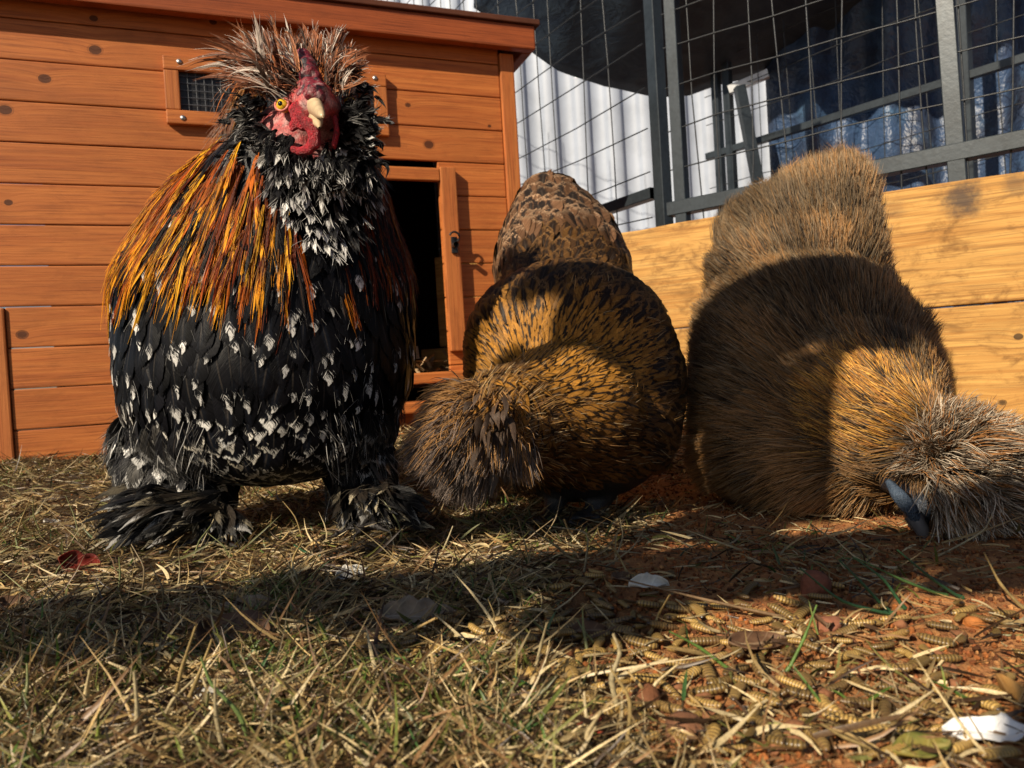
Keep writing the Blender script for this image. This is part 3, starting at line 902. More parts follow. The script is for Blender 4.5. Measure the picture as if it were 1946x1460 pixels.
    for i in range(n):
        if i % 3:
            rt.append((rng.uniform(455, 510), rng.uniform(140, 250), rng.uniform(.685, .71)))
            tp.append((rt[-1][0] - rng.uniform(15, 75) , rt[-1][1] + rng.uniform(60, 150), .68))
        else:
            rt.append((rng.uniform(660, 690), rng.uniform(160, 250), .70)); tp.append((rt[-1][0] + rng.uniform(5, 35), rt[-1][1] + rng.uniform(50, 110), .69))
    c0 = pick(n, [(.42, .13, .03), (.30, .09, .03), (.50, .22, .07), (.16, .06, .03)], [.35, .3, .15, .2])
    loose('nape_plumage', rt, tp, None, rng.uniform(.0016, .003, n), c0, c0 * .35, c0 * .4 + WHITE * .25, sag=.12)
    # --- crest: two fans and a ragged centre
    rt = []; tp = []; cl = []
    for i in range(250):
        k_ = rng.random()
        if k_ < .46:
            a = rng.uniform(math.radians(98), math.radians(188)); ln = rng.uniform(80, 155) * (1.0 if a > 2.2 else .9)
            if a > 2.6: ln = rng.uniform(90, 180)
            r0 = (rng.uniform(500, 572), rng.uniform(130, 180), rng.uniform(.630, .685))
            e = (r0[0] + math.cos(a) * ln + 5, r0[1] - math.sin(a) * ln * .85 - 8, r0[2] + rng.uniform(-.02, .015))
        elif k_ < .78:
            a = rng.uniform(math.radians(10), math.radians(88)); ln = rng.uniform(35, 82)
            r0 = (rng.uniform(618, 660), rng.uniform(125, 180), rng.uniform(.635, .685))
            e = (min(708, r0[0] + math.cos(a) * ln), r0[1] - math.sin(a) * ln * .9, r0[2] + rng.uniform(-.02, .02))
        else:
            a = rng.uniform(math.radians(62), math.radians(118)); ln = rng.uniform(30, 70)
            r0 = (rng.uniform(555, 645), rng.uniform(105, 130), rng.uniform(.66, .70))
            e = (r0[0] + math.cos(a) * ln, r0[1] - math.sin(a) * ln, r0[2] + .005)
        rt.append(r0); tp.append(e)
    n = len(rt)
    c0 = pick(n, [(.20, .075, .038), (.30, .10, .04), (.42, .17, .08), (.07, .04, .028), (.72, .62, .54)], [.30, .22, .12, .24, .12])
    c2 = np.where((rng.random(n) < .35)[:, None], np.array([.6, .54, .5]), c0 * .6)
    loose('crest_plumage', rt, tp, None, rng.uniform(.0012, .0031, n), c0, c0 * .4, c2, sag=.2, solo=0)
    # crest down between the quills
    P0 = np.array([W(*r) for r in rt for _ in range(6)]) + rng.normal(0, .004, (n * 6, 3))
    P1 = np.array([W(*r) for r in tp for _ in range(6)])
    fr_ = rng.uniform(.25, .75, (n * 6, 1)); P1 = P0 + (P1 - P0) * fr_ + rng.normal(0, .004, (n * 6, 3))
    t = np.linspace(0, 1, 4)
    Q = P0[:, None] + (P1 - P0)[:, None] * t[None, :, None]; Q[:, :, 2] += (np.sin(t * 3.14) * .004)[None]
    cc = np.repeat(c0, 6, 0) * rng.uniform(.5, 1.3, (n * 6, 1))
    hair_obj('crest_down', Q + off, np.tile(np.array([.00035, .0003, .0002, .00006]), (n * 6, 1)), cc, R_)
    # --- beard and muffs: short black feathers with white edges, pointing out from the face
    rt = []; tp = []; nn_ = []
    for i in range(1200):
        if rng.random() < .6:
            if i % 8 == 0:   # cheek below the eye
                c_ = (rng.uniform(518, 556), rng.uniform(245, 300)); d_ = np.array([-.6, 1.0 + rng.normal(0, .3)]); Yr = .637
            elif rng.random() < .55:   # left muff
                c_ = (495 + rng.normal(0, 24), 262 + rng.normal(0, 36)); d_ = np.array([-1, .35 + rng.normal(0, .6)])
                Yr = .655 + rng.uniform(-.012, .02)
            else:
                c_ = (668 + rng.normal(0, 16), 250 + rng.normal(0, 36)); d_ = np.array([1, .05 + rng.normal(0, .6)])
                Yr = .655 + rng.uniform(-.012, .02)
            ln = rng.uniform(22, 42)
        else:
            c_ = (605 + rng.normal(0, 42), 300 + abs(rng.normal(0, 22))); d_ = np.array([rng.normal(0, .5), 1.0]); Yr = .642 + rng.uniform(-.008, .015); ln = rng.uniform(22, 45)
        d_ = d_ / np.linalg.norm(d_)
        if ((c_[0] - 548) / 42) ** 2 + ((c_[1] - 212) / 42) ** 2 < 1: continue
        if c_[0] > 480 and c_[1] < 225 and c_[0] < 600: d_ = np.array([-.9, .3])
        rt.append((c_[0], c_[1], Yr)); tp.append((c_[0] + d_[0] * ln, c_[1] + d_[1] * ln, Yr - rng.uniform(-.004, .016)))
    n = len(rt)
    c0 = cvar(BLACK, n, .3); c2 = np.where((rng.random(n) < .42)[:, None], WHITE * .95, np.array([.02, .02, .02]))
    fp = np.stack([np.full(n, .2), rng.uniform(.72, .95, n), rng.uniform(-.25, .1, n)], 1)
    loose('beard_plumage', rt, tp, None, rng.uniform(.0014, .0032, n), c0, c0, c2, sag=.1, prof='hackle', fp=fp)
    # bib: white-tipped feathers ending in a point on the breast
    P, N = sf.spaced(20000, .0040, 15); px, py = proj(P)
    hw = np.interp(py, [270, 330, 400, 450, 480], [105, 98, 70, 34, 5])
    cxb = np.interp(py, [270, 450], [610, 622])
    ok = (np.abs(px - cxb) < hw) & (P[:, 1] < .70) & (py > 270) & (py < 480)
    P, N, px, py = P[ok], N[ok], px[ok], py[ok]; n = len(P)
    D = tangent(down[None] + rng.normal(0, .12, (n, 3)) + np.stack([(px - 615) / 300, -.3 + 0 * px, 0 * px], 1), N)
    Pc, Nm = feather_paths(sf, P, N, D, rng.uniform(.020, .032, n), 8, np.stack([np.full(n, .006), rng.uniform(.015, .024, n)], 1))
    wh = rng.random(n) < np.where(px < 640, .72, .25)
    c0 = np.where((rng.random(n) < .15)[:, None], np.array([.12, .11, .10]), cvar(BLACK, n)); c2 = np.where(wh[:, None], cvar(WHITE * 1.2, n, .2), np.array([.02, .02, .022]))
    fp = np.stack([np.full(n, .2), rng.uniform(.55, .86, n), rng.uniform(-.3, .2, n)], 1)
    hb = rng.uniform(.0018, .0036, n)
    barbs('bib_barbs', Pc + off, Nm, hb, c0, c2 * .9, 9, R_, 1.5, splay=.4)
    addf('bib_plumage', Pc, Nm, hb, 'broad', c0, c0, c2, fp, solo=120, soloname='bib_feather', ridge=.2, twist=.35)
    # --- down on cheeks, thighs
    P, N = sf.sample(26000, 8); px, py = proj(P)
    ok = ((P[:, 2] < .13) & (P[:, 2] > .035) & ((px < 400) | (px > 610))) | ((np.hypot(px - 600, py - 215) < 105) & (np.hypot(px - 575, py - 205) > 76) & (py > 175))
    P, N, px, py = P[ok], N[ok], px[ok], py[ok]; n = len(P)
    face = py < 400
    out_ = np.stack([np.sign(px - 590) * face * .9 + (~face) * np.sign(px - 500) * .4, -.2 + 0 * px, np.where(face, .1, -.8)], 1)
    D = tangent(out_, N)
    L = np.where(face, .015, rng.uniform(.012, .03, n))
    Q = clumped(P, N, D, L, 5, .35, 0, .5, 14, .2, .2)
    cc = pick(n, [(.012, .012, .014), (.40, .39, .37), (.06, .055, .05)], [.66, .12, .22])
    hair_obj('thigh_and_cheek_down', Q + off, np.tile(np.array([.00035, .00032, .00028, .0002, .00005]), (n, 1)), cc, R_)
    # thigh plumes
    P, N = sf.spaced(9000, .010, 21); px, py = proj(P)
    ok = (P[:, 2] < .13) & (P[:, 2] > .04) & ((px < 345) | (px > 690)) & (py > 770)
    P, N, px, py = P[ok], N[ok], px[ok], py[ok]; n = len(P)
    D = tangent(down[None] + np.stack([np.sign(px - 500) * .35, 0 * px, 0 * px], 1) + rng.normal(0, .15, (n, 3)), N)
    Pc, Nm = feather_paths(sf, P, N, D, rng.uniform(.03, .045, n), 8, (.003, .012))
    c0 = pick(n, [(.010, .010, .012), (.05, .047, .043), (.2, .19, .17)], [.66, .24, .10]); c2 = cvar(WHITE * .8, n, .35)
    fp = np.stack([np.full(n, .2), rng.uniform(.78, .93, n), rng.uniform(-.35, -.1, n)], 1)
    ht = rng.uniform(.006, .010, n)
    barbs('thigh_barbs', Pc + off, Nm, ht, c0 * .8, c2 * .35, 22, R_, 1.4, splay=.5)
    addf('thigh_plumage', Pc, Nm, ht, 'broad', c0, c0, c2, fp, solo=60, soloname='thigh_feather', ridge=.2, twist=.4)
    # --- feathered feet: fans of stiff feathers lying over the toes
    rt = []; tp = []
    for i in range(190):
        if i < 110:
            rx = rng.uniform(300, 420); ry = rng.uniform(925, 1000); r0 = (rx, ry, .69 + rng.uniform(-.02, .03))
            e = (rx - rng.uniform(60, 165), ry + rng.uniform(5, 62), r0[2] - rng.uniform(-.01, .05))
        elif i < 130:
            rx = rng.uniform(380, 440); ry = rng.uniform(960, 1000); r0 = (rx, ry, .685)
            e = (rx + rng.uniform(-40, 50), ry + rng.uniform(30, 48), .66)
        else:
            rx = rng.uniform(640, 740); ry = rng.uniform(925, 980); r0 = (rx, ry, .70)
            e = (rx + rng.uniform(-40, 95), ry + rng.uniform(15, 55), .68 - rng.uniform(-.01, .03))
        rt.append(r0); tp.append(e)
    n = len(rt)
    c0 = pick(n, [(.006, .006, .007), (.025, .02, .016), (.10, .085, .06)], [.65, .25, .1]); c2 = pick(n, [WHITE * .5, (.02, .02, .02), (.30, .26, .18)], [.25, .5, .25])
    fp = np.stack([np.full(n, .15), rng.uniform(.7, .93, n), rng.uniform(-.2, .1, n)], 1)
    loose('foot_plumage', rt, tp, None, rng.uniform(.0026, .0062, n), c0, c0, c2, sag=.14, prof='broad', fp=fp, solo=100, soloname='foot_feather')
    # --- face furniture
    ivory = m_simple('beak_horn', (.55, .42, .26), .30, .5, 0, 220, .35, .15)
    bl = []
    for i in range(13):
        t = i / 12
        c_ = W(595 + 19 * t, 199 + 24 * t ** 1.3, .634 - .036 * t)
        bl.append((c_ + off, (.0062 * (1 - t) ** .6 + .0012, .0075 * (1 - t) + .0010, .0098 * (1 - t) ** .8 + .0013)))
    bm_ = body_mesh('beak', bl, .0011, 3); link('beak', bm_, R_, ivory)
    for nx_, ny_ in ((591, 199), (608, 200)):
        link('nostril', tube_mesh('nostril', [W(nx_, ny_ - 4, .6235) + off, W(nx_ + 1, ny_, .6215) + off, W(nx_ + 2, ny_ + 4, .6225) + off], [.0004, .0010, .0004], 8), R_, M_BLACKIRON)
    q0 = W(600, 224, .630); q1 = W(607, 243, .612)
    me = tube_mesh('lower_beak', [q0 + off, (q0 + q1) / 2 + off, q1 + off], [.0062, .0045, .001], 10); link('lower_beak', me, R_, ivory)
    # eye
    ec = W(541, 201, .648)
    import bmesh
    def ball(name, c, r, mat, par=R_, sc=(1, 1, 1), sub=3):
        bm = bmesh.new(); bmesh.ops.create_icosphere(bm, subdivisions=sub, radius=r)
        for v in bm.verts: v.co = Vector((v.co.x * sc[0], v.co.y * sc[1], v.co.z * sc[2])) + Vector(c)
        m_ = bpy.data.meshes.new(name); bm.to_mesh(m_); bm.free(); return link(name, m_, par, mat, True)
    myel = m_simple('yellow_iris', (.80, .50, .03), .08, .8, 0, 600, .4, .0)
    mpup = m_simple('pupil', (.004, .004, .004), .05, .8)
    view = norm(CAMP - ec)
    for s_, mxx, label in ((1, 539, None), (-1, 664, None)):
        c_ = W(mxx, 201 if s_ == 1 else 195, .638 if s_ == 1 else .688)
        e_ = ball('eye', c_ + off, .0062, myel)
        ax = norm(np.array([-.22 * s_, -.95, .0]))
        pu = ball('pupil', c_ + off + ax * .0037, .0030, mpup, e_)
        # eyelid ring
        u1 = norm(np.cross(ax, (0, 0, 1))); u2 = np.cross(ax, u1)
        ring = [c_ + off + ax * .0026 + (u1 * math.cos(a) + u2 * math.sin(a) * .80) * .0062 for a in np.linspace(0, 2 * math.pi, 25)]
        link('eyelid', tube_mesh('eyelid', ring, .0014, 8), R_, M_LID)
    # comb: lumpy purple cushion running up the forehead
    bl = []
    for i in range(46):
        t = rng.random(); c_ = W(574 + 26 * (1 - t) + rng.normal(0, 9), 185 - t * 78, .625 + .03 * t + rng.uniform(-.004, .008)); r = rng.uniform(.0042, .0078)
        bl.append((c_ + off, (r, r, r)))
    me = body_mesh('comb', bl, .0014, 1)
    s2 = Surf(me); col = np.tile((.30, .020, .040), (len(s2.V), 1)); f = sstep(.5, .8, vnoise(s2.V[:, 0], s2.V[:, 2], 300))[:, None]
    col = col * (1 - f) + np.array([.03, .02, .03]) * f
    g_ = sstep(.62, .85, vnoise(s2.V[:, 0] + 3, s2.V[:, 2], 420))[:, None]; col = col * (1 - g_ * .6) + np.array([.75, .5, .5]) * g_ * .6
    vcol(me, 'col', col); link('comb', me, R_, M_SKINV)
    # wattle: hooked red fold under the beak, with caruncles on the cheek
    bl = []
    pth = [(566, 214), (577, 228), (590, 240), (598, 256), (597, 272), (586, 284), (570, 288), (556, 284)]
    for i, c_ in enumerate(chain(pth, 6)):
        t = i / 42; r = .0030 + .0024 * math.sin(min(1, t * 1.1) * 3.14) + rng.normal(0, .0004)
        bl.append((W(c_[0], c_[1], .618 + .012 * t) + off, (r, r * .8, r)))
    for i in range(30):
        c_ = W(rng.uniform(553, 590), rng.uniform(196, 246), .630); r = rng.uniform(.0024, .0044); bl.append((c_ + off, (r, r, r)))
    for c_ in chain([(637, 228), (640, 250), (635, 275)], 6): bl.append((W(c_[0], c_[1], .634) + off, (.0024, .004, .0040)))
    me = body_mesh('wattle', bl, .0013, 1); s2 = Surf(me)
    col = np.tile((.58, .018, .035), (len(s2.V), 1)) * (.55 + .8 * vnoise(s2.V[:, 0], s2.V[:, 2], 350)[:, None]); vcol(me, 'col', col)
    link('wattle', me, R_, M_WAT)
    return R_
M_LID = m_simple('eyelid_skin', (.6, .16, .12), .45, .5, 0, 500)
M_WAT = m_vcol('wattle_skin', .38, .5, 650, .8, 1.0, .0022)
build_rooster()

# ---------------------------------------------------------------- middle hen
def build_hen():
    R_ = empty('crested_hen', tuple(W(1060, 1010, .66) * (1, 1, 0)))
    tag(R_, 'gold and black laced hen with fluffy crested head bent down, between the other birds', 'hen')
    base = np.array(R_.location); off = -base
    bl = blobs_px([(1078, 655, .81, 190, 152, .10), (1092, 735, .80, 202, 185, .105), (1098, 815, .77, 184, 138, .10), (1096, 862, .74, 124, 84, .080)], 5)
    bl += blobs_px([(1085, 640, .86, 130, 120, .09), (1065, 500, .95, 120, 84, .07), (1058, 440, .98, 96, 66, .05), (1042, 376, 1.00, 48, 38, .025)], 6)
    bl += blobs_px([(1075, 790, .70, 140, 130, .07), (1010, 800, .66, 110, 100, .055), (960, 795, .62, 82, 84, .042), (922, 805, .60, 62, 62, .030)], 6)
    bl += blobs_px([(918, 820, .598, 58, 62, .029), (930, 870, .60, 34, 38, .018)], 4)
    for (x0, x1) in ((1040, 1035), (1130, 1110)):
        bl += blobs_px([(x0 + 20, 930, .72, 26, 30, .012), (x1 + 8, 1000, .69, 13, 13, .006)], 8)
        fc = W(x1, 1000, .685)
        for a in (-.7, -.05, .7, 3.0):
            n_ = 10; Lq = .050 if a < 2 else .025
            for i in range(n_):
                t = i / (n_ - 1); r = .0052 * (1 - .4 * t)
                q = fc + np.array([math.sin(a) * Lq * t, -math.cos(a) * Lq * t, 0]); q[2] = ground_z(q[0], q[1]) + .0055 + (1 - t) * .003
                bl.append((q, (r, r, r)))
    me = body_mesh('body', bl, .0045, 5); sf = Surf(me)
    me.transform(Matrix.Translation(Vector(off)))
    col = np.tile((.035, .022, .012), (len(sf.V), 1)); col[sf.V[:, 2] < .05] = (.05, .048, .05)
    vcol(me, 'col', col); link('body', me, R_, M_SKINV)
    P, N = sf.spaced(46000, lambda q: np.where(q[:, 1] > .90, .0135, .0050), 31); px, py = proj(P)
    ok = (P[:, 2] > .05) & (np.hypot(px - 920, py - 815) > 62)
    P, N, px, py = P[ok], N[ok], px[ok], py[ok]; n = len(P)
    tail = (P[:, 1] > .885) & (py < 560)
    # flow: feathers run from the neck backwards/outwards; on the back they are seen streaming up and away
    hd = W(950, 800, .64)
    back = (py < 615 + np.abs(px - 1080) * .15) & ~tail
    back |= (px > 1215) & ~tail
    kp = ~back | (rng.random(n) < .45); P, N, px, py, tail, back = P[kp], N[kp], px[kp], py[kp], tail[kp], back[kp]; n = len(P)
    away = norm(P - hd)
    D = away * 1.0 + np.array([.0, .25, 0])
    D = np.where(tail[:, None], np.array([0, .35, .9]) + np.stack([(px - 1050) / 600, 0 * px, 0 * px], 1), D)
    side = (py > 760) & ~tail
    D = np.where(side[:, None], away + np.array([.15, .1, -.25]), D)
    D = tangent(D + rng.normal(0, .10, (n, 3)), N)
    L = np.where(tail, .046, .026) * rng.uniform(.85, 1.15, n)
    half = np.where(tail, rng.uniform(.0125, .0175, n), rng.uniform(.0030, .0052, n))
    half = np.where(back, rng.uniform(.0068, .0092, n), half); L = np.where(back, rng.uniform(.030, .040, n), L)
    Pc, Nm = feather_paths(sf, P, N, D, L, 8, (.0008, .0065))
    gold = np.array([.34, .155, .026]); brown = np.array([.052, .027, .013])
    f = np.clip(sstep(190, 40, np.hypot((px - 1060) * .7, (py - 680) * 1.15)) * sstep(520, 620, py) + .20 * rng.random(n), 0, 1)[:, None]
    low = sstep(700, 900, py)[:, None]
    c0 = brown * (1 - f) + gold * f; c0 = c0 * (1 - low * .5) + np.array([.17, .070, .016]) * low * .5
    c0 = np.where(tail[:, None], np.array([.13, .068, .036]), c0) * rng.uniform(.7, 1.3, (n, 1))
    c1 = np.where(tail[:, None], np.array([.022, .016, .013]), np.array([.016, .012, .010]))
    c2 = np.where(tail[:, None], np.array([.26, .165, .10]), np.array([.014, .009, .006]))
    c2 = np.where(tail[:, None], c2 * rng.uniform(.5, 1.3, (n, 1)), np.where((rng.random(n) < .15)[:, None], c0, c2))
    c2 = np.where((back & (rng.random(n) < .8))[:, None], np.array([.13, .07, .028]) * rng.uniform(.5, 1.3, (n, 1)), c2); c1 = np.where(back[:, None], np.array([.02, .012, .008]), c1)
    tail = tail | back
    fp = np.stack([np.where(tail, rng.uniform(.2, .6, n), rng.uniform(.05, .28, n)), np.where(tail, .86, rng.uniform(.68, .9, n)), np.where(tail, -.25, .5)], 1)
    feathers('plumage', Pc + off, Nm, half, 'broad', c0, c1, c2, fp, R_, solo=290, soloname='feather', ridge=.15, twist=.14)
    # fine hair-like fringe on the neck
    P, N = sf.sample(60000, 32); px, py = proj(P)
    dn = np.hypot((px - 960) * .8, py - 780)
    ok = (P[:, 1] < .74) & (rng.random(len(P)) < .10 + sstep(170, 70, dn) * .65) & (P[:, 2] > .055)
    P, N, px, py = P[ok], N[ok], px[ok], py[ok]; n = len(P)
    D = tangent(norm(P - W(915, 820, .60)) + np.array([0, .1, .12]), N)
    Q = clumped(P, N, D, rng.uniform(.014, .026, n), 5, .28, .02, .65, 16, .10, .05)
    cc = pick(n, [(.30, .17, .055), (.16, .085, .035), (.06, .035, .02), (.36, .26, .14)], [.3, .35, .25, .1]) * rng.uniform(.7, 1.3, (n, 1))
    hair_obj('neck_down', Q + off, np.tile(np.array([.0004, .00036, .0003, .0002, .00005]), (n, 1)), cc, R_)
    # crest: big soft pom-pom of grey brown strands round the head
    cen = W(918, 812, .60); n = 17000
    g = norm(rng.normal(0, 1, (n, 3))); P = cen + g * np.array([.031, .024, .031]) * rng.uniform(.5, 1, (n, 1)) ** .4
    N = g
    whorl = W(965, 745, .60)
    D = norm(P - whorl + rng.normal(0, .008, (n, 3))); D = norm(D * .8 + np.array([-.35, -.1, -.25]))
    L = rng.uniform(.018, .036, n) * (1 + .35 * (g[:, 0] < -.2))
    L *= .65 + .7 * vnoise(P[:, 0], P[:, 2], 90)
    Q = clumped(P, N, D, L, 6, .40, .05, .85, 110, .2, .2, 5)
    fgold = sstep(.86, .55, rng.random(n) + (cen[2] - P[:, 2]) * 8 + .25)
    cc = np.where((rng.random(n) < .55)[:, None], np.array([.15, .115, .095]), np.array([.055, .042, .035]))
    warm = ((P[:, 2] - cen[2]) * 30 + rng.normal(0, .5, n) + (P[:, 0] - cen[0]) * 10 > .3)[:, None]
    cc = np.where(warm, np.array([.30, .16, .06]), cc) * rng.uniform(.65, 1.4, (n, 1))
    hair_obj('crest', Q + off, np.tile(np.array([.00042, .0004, .00036, .0003, .0002, .00005]), (n, 1)), cc, R_)
    # floppy crest feathers falling over the face
    nq = 26; K = 8; t = np.linspace(0, 1, K)
    A = np.array([W(rng.uniform(890, 985), rng.uniform(745, 840), .572 - rng.uniform(0, .014)) for _ in range(nq)])
    B = np.array([W(rng.uniform(800, 1000), rng.uniform(830, 930), .556 - rng.uniform(0, .02)) for _ in range(nq)])
    B = A + norm(norm(A - W(960, 740, .60)) + rng.normal(0, .2, (nq, 3)) + np.array([0, -.1, -.5])) * rng.uniform(.015, .034, (nq, 1))
    M_ = (A + B) / 2 + np.array([0, -.012, .006])
    Pc = ((1 - t) ** 2)[None, :, None] * A[:, None] + (2 * t * (1 - t))[None, :, None] * M_[:, None] + (t ** 2)[None, :, None] * B[:, None]
    T = norm(np.gradient(Pc, axis=1)); Nm = tangent(np.broadcast_to(np.array([0, -1., .3]), Pc.shape), T)
    c0 = pick(nq, [(.075, .05, .036), (.05, .034, .025), (.12, .07, .04)], [.5, .3, .2])
    feathers('crest_plumage', Pc + off, Nm, rng.uniform(.0018, .0034, nq), 'hackle', c0, c0 * .6, c0 * 1.3, np.stack([np.full(nq, .15), np.full(nq, .8), np.full(nq, -.1)], 1), R_, ridge=.3, twist=.6)
    # beak just showing under the crest
    q0 = W(938, 885, .588); q1 = W(932, 945, .588)
    link('beak', tube_mesh('beak', [q0 + off, (q0 * .5 + q1 * .5) + off + np.array([0, -.003, 0]), q1 + off], [.007, .005, .0008], 10), R_, m_simple('dark_horn', (.10, .095, .10), .4, .5))
build_hen()

# ---------------------------------------------------------------- silkie hen on the right
def build_silkie():
    R_ = empty('fluffy_hen', tuple(W(1540, 1000, .70) * (1, 1, 0)))
    tag(R_, 'brown hen with hair-like fluffy plumage pecking at the ground in front of the timber wall', 'hen')
    base = np.array(R_.location); off = -base
    bl = blobs_px([(1518, 615, .85, 190, 122, .10), (1530, 740, .81, 212, 170, .11), (1500, 850, .77, 178, 140, .10), (1550, 905, .71, 140, 95, .08)], 5)
    bl += blobs_px([(1680, 650, .84, 66, 80, .06), (1705, 720, .82, 60, 80, .05)], 3)
    bl += blobs_px([(1525, 620, .88, 160, 120, .09), (1512, 510, .91, 160, 90, .08), (1515, 450, .94, 138, 84, .07), (1560, 385, .96, 88, 60, .05), (1590, 345, .97, 44, 32, .03)], 6)
    bl += blobs_px([(1600, 760, .76, 165, 150, .09), (1650, 800, .68, 120, 115, .06), (1700, 845, .63, 92, 90, .045), (1760, 900, .60, 66, 64, .033), (1790, 930, .59, 56, 56, .028)], 6)
    bl += blobs_px([(1790, 930, .59, 50, 50, .026), (1752, 970, .59, 34, 34, .018), (1748, 1000, .60, 22, 24, .012)], 4)
    for x1 in (1440, 1560):
        bl += blobs_px([(x1, 930, .74, 30, 30, .014), (x1, 985, .72, 14, 14, .007)], 6)
        fc = W(x1, 985, .715)
        for a in (-.7, 0, .7):
            for i in range(8):
                t = i / 7; r = .005 * (1 - .4 * t); q = fc + np.array([math.sin(a) * .04 * t, -math.cos(a) * .04 * t, 0]); q[2] = ground_z(q[0], q[1]) + .0055
                bl.append((q, (r, r, r)))
    me = body_mesh('body', bl, .0045, 6); sf = Surf(me)
    px, py = proj(sf.V)
    col = np.tile((.03, .018, .010), (len(sf.V), 1))
    fc = np.hypot(px - 1722, py - 955) < 66
    col[fc & (sf.V[:, 1] < .62)] = (.045, .06, .09)
    me.transform(Matrix.Translation(Vector(off))); vcol(me, 'col', col)
    link('body', me, R_, M_SKINV)
    P, N = sf.sample(125000, 41); px, py = proj(P)
    face = (np.hypot((px - 1718), (py - 958) * .8) < 52) & (P[:, 1] < .62)
    ok = (P[:, 2] > .02) & ~face & ((N[:, 1] < .55) | (rng.random(len(P)) < .35))
    P, N, px, py = P[ok], N[ok], px[ok], py[ok]; n = len(P)
    # flow: from the neck up over the back, the tail tuft upward; lower body downward and outward
    hd = W(1760, 900, .62)
    away = norm(P - hd)
    tail = (sstep(.84, .90, P[:, 1]) * (py < 490))[:, None]
    D = away * (1 - tail) + (np.array([0, .2, 1.0]) + np.stack([(px - 1540) / 250, 0 * px, 0 * px], 1)) * tail
    lowm = sstep(760, 950, py)[:, None] * (1 - tail)
    D = D + np.array([-.2, 0, -.5]) * lowm
    D = tangent(D, N)
    L = rng.uniform(.018, .038, n) * (1 + .45 * tail[:, 0]) * (1 - .35 * sstep(1600, 1720, px) * (P[:, 1] < .7))
    Q = clumped(P, N, D, L, 6, .24, .025, .68, 34, .11, .05, 6)
    rr = rng.random(n)
    nz = vnoise(P[:, 0], P[:, 2], 26)
    grey = np.array([.21, .155, .095]); brn = np.array([.17, .10, .042]); dark = np.array([.042, .028, .017]); rust = np.array([.30, .14, .042])
    cc = np.where((rr < .3)[:, None], grey, np.where((rr < .7)[:, None], brn, dark))
    rustm = (rng.random(n) < .15 + .6 * sstep(720, 900, py) * .5 + .35 * (nz > .55))[:, None]
    cc = np.where(rustm, cc * .45 + rust * .55, cc)
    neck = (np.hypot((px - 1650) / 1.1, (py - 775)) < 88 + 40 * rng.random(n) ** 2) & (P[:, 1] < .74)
    cc = np.where((neck & (rng.random(n) < .7))[:, None], pick(n, [(.55, .29, .06), (.38, .16, .03), (.05, .035, .025)], [.45, .33, .22]), cc)  # rust-gold neck plumage, brightened as a painted sunlit patch
    lt = (tail[:, 0] > .3) & (rng.random(n) < .5); cc[lt] = (.15, .108, .065)
    cc = cc * rng.uniform(.5, 1.5, (n, 1)) * (.45 + 1.1 * nz[:, None])
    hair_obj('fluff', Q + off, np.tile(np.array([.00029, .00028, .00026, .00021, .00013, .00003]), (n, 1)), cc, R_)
    # crest: spiky shock of grey strands over the head pointing right and down
    cen = W(1822, 905, .585); n = 11000
    g = norm(rng.normal(0, 1, (n, 3))); g[:, 1] = -np.abs(g[:, 1]) * .8 + .15; g = norm(g)
    P = cen + g * np.array([.034, .022, .032])
    D = norm(np.array([.7, -.35, -.12]) + g * 1.1 + rng.normal(0, .16, (n, 3)))
    L = rng.uniform(.022, .048, n)
    L *= .6 + .8 * vnoise(P[:, 0], P[:, 2], 80)
    Q = clumped(P, g, D, L, 6, .38, .05, .88, 75, .2, .2, 9)
    tx, ty = proj(Q[:, -1]); mx_, my_ = proj(Q[:, 3]); rx_, ry_ = proj(P)
    inface = lambda a, b: ((a - 1728) / 48) ** 2 + ((b - 975) / 78) ** 2 < 1
    kp = ~(inface(mx_, my_) | inface(rx_, ry_)); Q = Q[kp]; n = len(Q)
    cc = pick(n, [(.20, .155, .11), (.46, .39, .30), (.06, .042, .03), (.30, .14, .05)], [.40, .20, .20, .20]) * rng.uniform(.6, 1.3, (n, 1))
    hair_obj('crest', Q + off, np.tile(np.array([.00045, .00042, .00038, .0003, .0002, .00005]), (n, 1)), cc, R_)
    # pale quills hanging over the face
    n = 260
    P = np.array([W(rng.uniform(1765, 1910), rng.uniform(900, 985), .562 - rng.uniform(0, .01)) for _ in range(n)])
    dirs = norm(np.stack([rng.normal(.25, .35, n), rng.normal(-.25, .2, n), rng.normal(-.9, .3, n)], 1))
    Q = clumped(P, dirs, dirs, rng.uniform(.02, .042, n), 6, .5, .03, .3, 5, .1, .1, 10)
    cc = pick(n, [(.55, .50, .42), (.32, .27, .22), (.35, .18, .08)], [.4, .4, .2])
    hair_obj('crest_quills', Q + off, np.tile(np.array([.0006, .00058, .0005, .0004, .00028, .00006]), (n, 1)), cc, R_)
    # blue-grey face fold and beak
    mface = m_simple('slate_blue_skin', (.05, .075, .115), .5, .4, 0, 500, .6, 1.0, .002)
    import bmesh
    q0 = W(1735, 980, .570); q1 = W(1765, 1050, .566)
    link('beak', tube_mesh('beak', [q0 + off, q0 * .6 + q1 * .4 + off + np.array([0, -.004, .001]), q1 + off], [.0070, .0052, .0008], 12), R_, m_simple('grey_horn', (.12, .115, .12), .4, .5, 0, 200))
    pts = [W(x, y, Yq) + off for (x, y, Yq) in chain([(1688, 915, .582), (1708, 942, .570), (1730, 968, .566), (1748, 1000, .566)], 4)]
    link('ear_lobe', tube_mesh('ear_lobe', pts, [.0025 + .0034 * math.sin(i / (len(pts) - 1) * 3.1) for i in range(len(pts))], 10), R_, mface)
    ec = W(1716, 945, .574)
    bm = bmesh.new(); bmesh.ops.create_icosphere(bm, subdivisions=3, radius=.0045)
